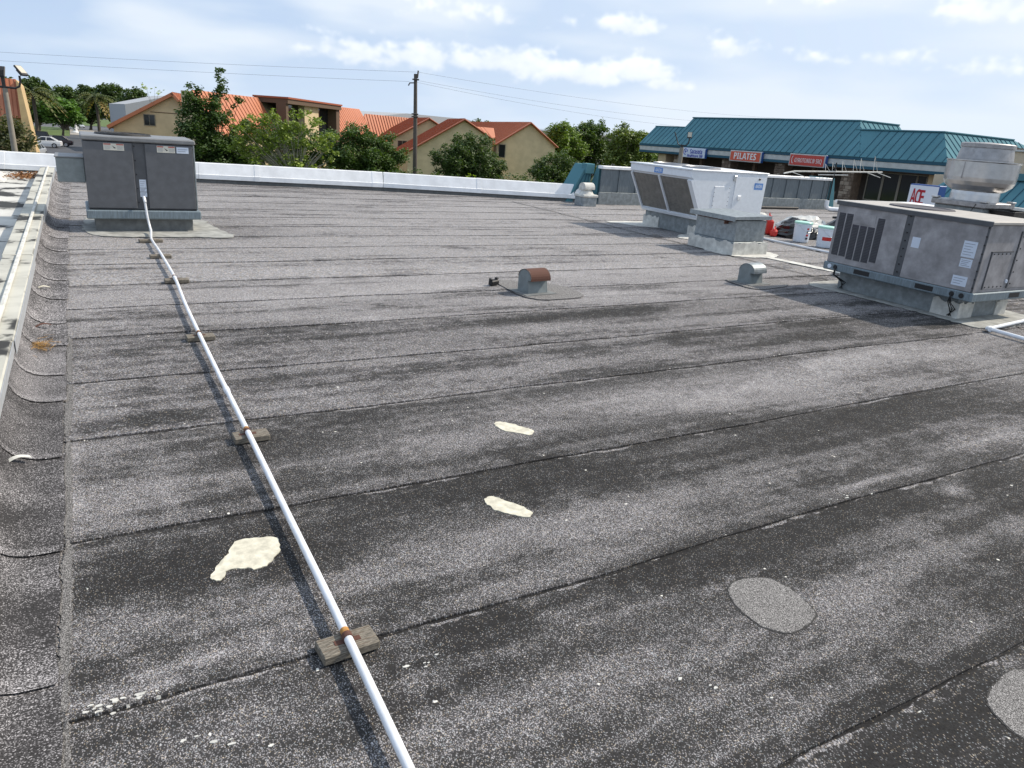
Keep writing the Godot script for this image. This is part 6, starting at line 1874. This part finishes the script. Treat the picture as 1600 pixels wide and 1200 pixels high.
func build_poles() -> void:
	var p := thing("utility_pole", "tall wooden utility pole carrying wires in front of the gabled offices", "utility pole", Vector3(23.75, GROUND, -57.3), 0, "", true)
	var s := Shape.new()
	s.tube([Vector3(0.18, 0, 0), Vector3(0.1, 5, 0), Vector3(0.0, 10.0, 0)], [0.19, 0.17, 0.13], 10)
	part("post", s, mats.pole_wood, p)
	var tp := Shape.new()
	tp.tube([Vector3(0.12, 9.7, 0.1), Vector3(0.18, 10.25, 0.1)], 0.06, 6)
	part("top_insulator", tp, mats.pole_wood, p)
	var ar := Shape.new()
	ar.tube([Vector3(0, 9.35, 0), Vector3(-0.5, 9.3, 0.1), Vector3(-0.62, 9.1, 0.1)], 0.05, 6)
	part("bracket", ar, mats.fixture, p)
	for q in [9.55, 7.0, 6.8]:
		box_part("collar", Vector3(-0.2, q, -0.2), Vector3(0.24, q + 0.1, 0.2), mats.fixture, p, 0.02)
	var a := Vector3(23.75, 0, -57.3)
	var runs := [[Vector3(0.2, 5.95, 0), Vector3(-45.0, 4.9, -88.0), 0.55, "upper wire running left from the utility pole"], [Vector3(-0.5, 5.2, 0), Vector3(-45.0, 4.4, -88.0), 0.5, "lower wire running left from the utility pole"], [Vector3(0.2, 5.95, 0), Vector3(80.0, 6.4, -70.0), 0.5, "top wire running right from the utility pole"], [Vector3(0.1, 5.35, 0), Vector3(80.0, 5.5, -70.0), 0.7, "middle wire running right from the utility pole"], [Vector3(0.1, 5.2, 0), Vector3(80.0, 4.6, -70.0), 0.8, "bottom wire running right from the utility pole"]]
	for q in runs:
		var w := thing("overhead_wire", q[3], "wire", Vector3.ZERO, 0, "overhead wires on the utility pole", true)
		var c := Shape.new()
		var pts := []
		for k in 25:
			var t := k / 24.0
			var e: Vector3 = (a + q[0]).lerp(q[1], t)
			e.y -= 4.0 * q[2] * t * (1.0 - t)
			pts.append(e)
		c.tube(pts, 0.008, 5, false)
		part("strand", c, mats.wire, w)
	# floodlight posts
	var l := thing("floodlight_pole", "leaning concrete pole with two floodlights at the far left", "lamp post", Vector3(-2.28, GROUND, -39.93), 0, "", true)
	var ls := Shape.new()
	ls.tube([Vector3(0.06, 0, 0), Vector3(-0.02, 6.3, 0)], [0.15, 0.1], 10)
	part("post", ls, mats.pole_concrete, l)
	var lc := Shape.new()
	lc.tube([Vector3(-0.03, 5.9, 0), Vector3(-0.05, 6.75, 0)], 0.07, 8)
	lc.tube([Vector3(-0.05, 6.35, 0), Vector3(0.35, 6.33, 0), Vector3(0.52, 6.42, 0), Vector3(0.57, 6.6, 0), Vector3(0.57, 6.85, 0)], 0.045, 7)
	lc.tube([Vector3(-0.05, 6.35, 0), Vector3(-0.5, 6.33, 0)], 0.045, 7)
	part("arm", lc, mats.fixture, l)
	flood_head(l, Vector3(0.66, 7.06, 0.05), 0.9, -0.75, 0.8)
	flood_head(l, Vector3(-0.1, 6.95, 0.1), PI - 0.2, 0.5, 0.75)
	var r := thing("floodlight_pole", "wooden pole with a forked floodlight bracket before the teal roof", "lamp post", Vector3(28.3, GROUND, -31.04), 0, "", true)
	var rs := Shape.new()
	rs.tube([Vector3(-0.02, 0, 0), Vector3(0.0, 5.9, 0)], [0.16, 0.11], 10)
	part("post", rs, mats.pole_concrete, r)
	var rc := Shape.new()
	rc.tube([Vector3(0, 5.6, 0), Vector3(0, 6.05, 0)], 0.07, 8)
	rc.tube([Vector3(0, 6.0, 0), Vector3(0.15, 6.02, 0.16), Vector3(0.22, 6.15, 0.24), Vector3(0.22, 6.4, 0.24)], 0.035, 6)
	rc.tube([Vector3(0, 6.0, 0), Vector3(-0.15, 6.05, -0.16), Vector3(-0.2, 6.25, -0.22), Vector3(-0.32, 6.65, -0.35)], 0.03, 6)
	part("fork", rc, mats.fixture, r)
	flood_head(r, Vector3(0.22, 6.55, 0.24), -0.7, -0.25, 0.5)

func car(label: String, at: Vector3, yaw: float, paint: Material, tall: float, group: String) -> void:
	var c := thing("parked_car", label, "car", at, yaw, group, true)
	# local x runs from nose (+) to tail (-); stations: x, half width, low, belt
	var st := [[2.3, 0.62, 0.35, 0.58], [2.15, 0.78, 0.25, 0.7], [1.5, 0.86, 0.2, 0.82], [0.8, 0.89, 0.2, 0.9], [0.0, 0.9, 0.2, 0.93], [-1.0, 0.9, 0.2, 0.96], [-1.7, 0.87, 0.22, 0.98], [-2.15, 0.8, 0.28, 0.96], [-2.3, 0.68, 0.38, 0.85]]
	var s := Shape.new()
	var ring := func(q: Array) -> Array:
		return [Vector3(q[0], q[2], -q[1] * 0.94), Vector3(q[0], (q[2] + q[3]) * 0.5, -q[1]), Vector3(q[0], q[3] * 0.96, -q[1] * 0.97), Vector3(q[0], q[3], -q[1] * 0.86), Vector3(q[0], q[3], q[1] * 0.86), Vector3(q[0], q[3] * 0.96, q[1] * 0.97), Vector3(q[0], (q[2] + q[3]) * 0.5, q[1]), Vector3(q[0], q[2], q[1] * 0.94)]
	for k in st.size() - 1:
		var a: Array = ring.call(st[k])
		var b: Array = ring.call(st[k + 1])
		for j in 8:
			var m: Vector3 = (a[j] + a[(j + 1) % 8] + b[j] + b[(j + 1) % 8]) / 4
			s.quad_out(a[j], a[(j + 1) % 8], b[(j + 1) % 8], b[j], m - Vector3(m.x, 0.6, 0))
	for e in [0, st.size() - 1]:
		var a: Array = ring.call(st[e])
		for j in range(1, 7):
			s.tri_out(a[0], a[j], a[j + 1], Vector3(1 if e == 0 else -1, 0, 0))
	part("body", s, paint, c)
	# cabin: glass band with a painted roof
	var top := 1.42 * tall
	var back := -2.0 if tall > 1.1 else -1.75
	var rb := -1.75 if tall > 1.1 else -1.0
	var lo := [Vector3(1.0, 0.9, 0.76), Vector3(back, 0.97, 0.74)]
	var hi := [Vector3(0.15, top, 0.58), Vector3(rb, top, 0.58)]
	var g := Shape.new()
	var bl := [Vector3(lo[0].x, lo[0].y, -lo[0].z), lo[0], lo[1], Vector3(lo[1].x, lo[1].y, -lo[1].z)]
	var bh := [Vector3(hi[0].x, hi[0].y, -hi[0].z), hi[0], hi[1], Vector3(hi[1].x, hi[1].y, -hi[1].z)]
	var mid := Vector3(-0.4, 1.1, 0)
	for k in 4:
		g.quad_out(bl[k], bl[(k + 1) % 4], bh[(k + 1) % 4], bh[k], (bl[k] + bl[(k + 1) % 4]) / 2 - mid)
	part("windows", g, mats.window_glass, c)
	var r := Shape.new()
	r.box(Vector3(hi[1].x - 0.05, top - 0.02, -0.6), Vector3(hi[0].x + 0.05, top + 0.04, 0.6), 0.03)
	for sg in [-1.0, 1.0]:
		for q in [[0, 0.04], [1, 0.06]]:
			r.tube([Vector3(lo[q[0]].x, lo[q[0]].y, sg * lo[q[0]].z), Vector3(hi[q[0]].x, hi[q[0]].y, sg * hi[q[0]].z)], q[1], 5)
		r.tube([Vector3(-0.45, 0.93, sg * 0.762), Vector3(-0.48, top, sg * 0.592)], 0.035, 5)
	part("roof", r, paint, c)
	for x in [1.42, -1.4]:
		for sg in [-1.0, 1.0]:
			var w := Shape.new()
			w.t = Transform3D(Basis(Vector3.RIGHT, PI / 2 * sg), Vector3(x, 0.33, sg * 0.7))
			w.lathe([Vector2(0.24, 0.0), Vector2(0.33, 0.02), Vector2(0.335, 0.19), Vector2(0.3, 0.215), Vector2(0.215, 0.213)], 18)
			var wl := part("wheel", w, mats.tyre, c)
			var h := Shape.new()
			h.t = w.t
			h.lathe([Vector2(0.214, 0.2125), Vector2(0.19, 0.195), Vector2(0.05, 0.205), Vector2(0.0, 0.208)], 14)
			part("rim", h, mats.rim, wl)
	for sg in [-1.0, 1.0]:
		box_part("headlight", Vector3(2.1, 0.56, sg * 0.6 - 0.12), Vector3(2.24, 0.68, sg * 0.6 + 0.12), mats.lens, c, 0.03)
		box_part("tail_light", Vector3(-2.26, 0.7, sg * 0.62 - 0.12), Vector3(-2.14, 0.84, sg * 0.62 + 0.12), mats.lamp_red, c, 0.03)
		box_part("mirror", Vector3(0.72, 0.92, sg * 0.92 - 0.06), Vector3(0.84, 1.04, sg * 0.92 + 0.06), paint, c, 0.02)

func build_ground() -> void:
	var g := structure("ground", true)
	box_part("asphalt_sheet", Vector3(-500, GROUND - 1.0, -900), Vector3(700, GROUND, 200), mats.asphalt, g, 0.0)
	var gr := structure("lawn", true)
	box_part("grass_sheet", Vector3(-60, GROUND - 0.5, -124), Vector3(-5.6, GROUND + 0.05, -45), mats.grass, gr, 0.02)
	box_part("grass_sheet", Vector3(4.5, GROUND - 0.5, -110), Vector3(60, GROUND + 0.05, -44), mats.grass, gr, 0.02)
	box_part("grass_sheet", Vector3(-60, GROUND - 0.5, -250), Vector3(-0.5, GROUND + 0.05, -182), mats.grass, gr, 0.02)
	box_part("grass_sheet", Vector3(-300, GROUND - 0.5, -500), Vector3(300, GROUND + 0.05, -300), mats.grass, gr, 0.02)
	var sw := structure("sidewalk", true)
	box_part("kerb", Vector3(-0.45, GROUND - 0.5, -236), Vector3(40, GROUND + 0.14, -190), mats.sidewalk, sw, 0.03)
	var rd := structure("road", true)
	box_part("road_sheet", Vector3(-200, GROUND - 0.4, -285), Vector3(200, GROUND + 0.008, -251), mats.asphalt_road, rd, 0.0)
	car("white sedan parked side on across the car park", Vector3(-3.7, GROUND + 0.004, -128.0), PI - 0.1, mats.car_white, 1.0, "cars in the car park")
	car("dark maroon car parked just beyond the white sedan", Vector3(-2.3, GROUND + 0.004, -133.0), PI - 0.1, mats.car_dark, 1.06, "cars in the car park")
	car("black van parked beyond the white sedan, near the mustard building", Vector3(-5.2, GROUND + 0.004, -140.0), PI - 0.1, mats.car_black, 1.25, "cars in the car park")
	car("silver car parked close by, half hidden by the parapet", Vector3(-4.0, GROUND + 0.004, -103.0), -PI / 2 - 0.2, mats.car_silver, 1.0, "cars in the car park")
	car("silver car on the far road beyond the small green tree", Vector3(1.9, GROUND + 0.02, -262.0), -PI / 2 + 0.4, mats.car_silver, 1.2, "cars in the car park")
	car("dark car on the far road by the left gable roof", Vector3(10.8, GROUND + 0.02, -258.0), -PI / 2 + 0.2, mats.car_black, 1.2, "cars in the car park")
	var k := thing("panel_sign", "white upright panel sign standing by the silver car", "panel", Vector3(-3.95, GROUND, -98.0), 0.1, "", true)
	box_part("panel", Vector3(-0.42, 0.1, -0.1), Vector3(0.42, 1.5, 0.1), mats.car_white, k, 0.06)
	box_part("base", Vector3(-0.6, 0.0, -0.3), Vector3(0.6, 0.099, 0.3), mats.fixture, k, 0.02)
	var hy := thing("fire_hydrant", "small white hydrant on the pavement across the car park", "hydrant", Vector3(0.7, GROUND + 0.14, -205.0), 0, "", true)
	var hs := Shape.new()
	hs.lathe([Vector2(0.9, 0), Vector2(0.9, 0.15), Vector2(0.5, 0.3), Vector2(0.45, 1.5), Vector2(0.6, 1.6), Vector2(0.4, 2.0), Vector2(0.0, 2.15)], 14)
	hs.box(Vector3(-0.8, 0.9, -0.25), Vector3(0.8, 1.3, 0.25), 0.08)
	part("body", hs, mats.car_white, hy)


# ---------------------------------------------------------------- scene
func _ready() -> void:
	var cam := Camera3D.new()
	cam.name = "camera"
	cam.fov = 55.808
	cam.near = 0.05
	cam.far = 2000.0
	cam.transform = Transform3D(Basis(Vector3(0.86826732, 0.07553727, 0.49031213), Vector3(0.10197705, 0.9400578, -0.32541053), Vector3(-0.48550237, 0.33254391, 0.8085184)), EYE)
	add_child(cam)
	cam.current = true
	var env := Environment.new()
	env.background_mode = Environment.BG_SKY
	var sky := Sky.new()
	var pm := PanoramaSkyMaterial.new()
	pm.panorama = sky_panorama()
	sky.sky_material = pm
	env.sky = sky
	env.background_energy_multiplier = 1.14
	env.tonemap_mode = Environment.TONE_MAPPER_LINEAR
	env.tonemap_exposure = 1.1
	env.sdfgi_enabled = true
	env.ssao_enabled = true
	env.ssil_enabled = true
	var we := WorldEnvironment.new()
	we.name = "environment"
	we.environment = env
	add_child(we)
	var sun := DirectionalLight3D.new()
	sun.name = "sun"
	sun.light_energy = 1.32
	sun.light_color = Color(1.0, 0.955, 0.89)
	sun.light_angular_distance = 0.6
	sun.shadow_enabled = true
	add_child(sun)
	sun.look_at_from_position(Vector3(10, 10, 1.3), Vector3.ZERO)
	var b := Basis(Vector3(0.99999, -0.00007, -0.00483), Vector3(0.0, 0.99988, -0.01547), Vector3(0.00483, 0.01547, 0.99987)).orthonormalized()
	SITE = Transform3D(b, EYE - b * EYE)
	make_materials()
	build_roof()
	build_walls()
	build_ground()
	build_plaza()
	build_offices()
	build_trees()
	build_poles()
	build_left_unit()
	build_white_unit()
	build_right_unit()
	build_fan()
	build_pipe()
	build_clutter()
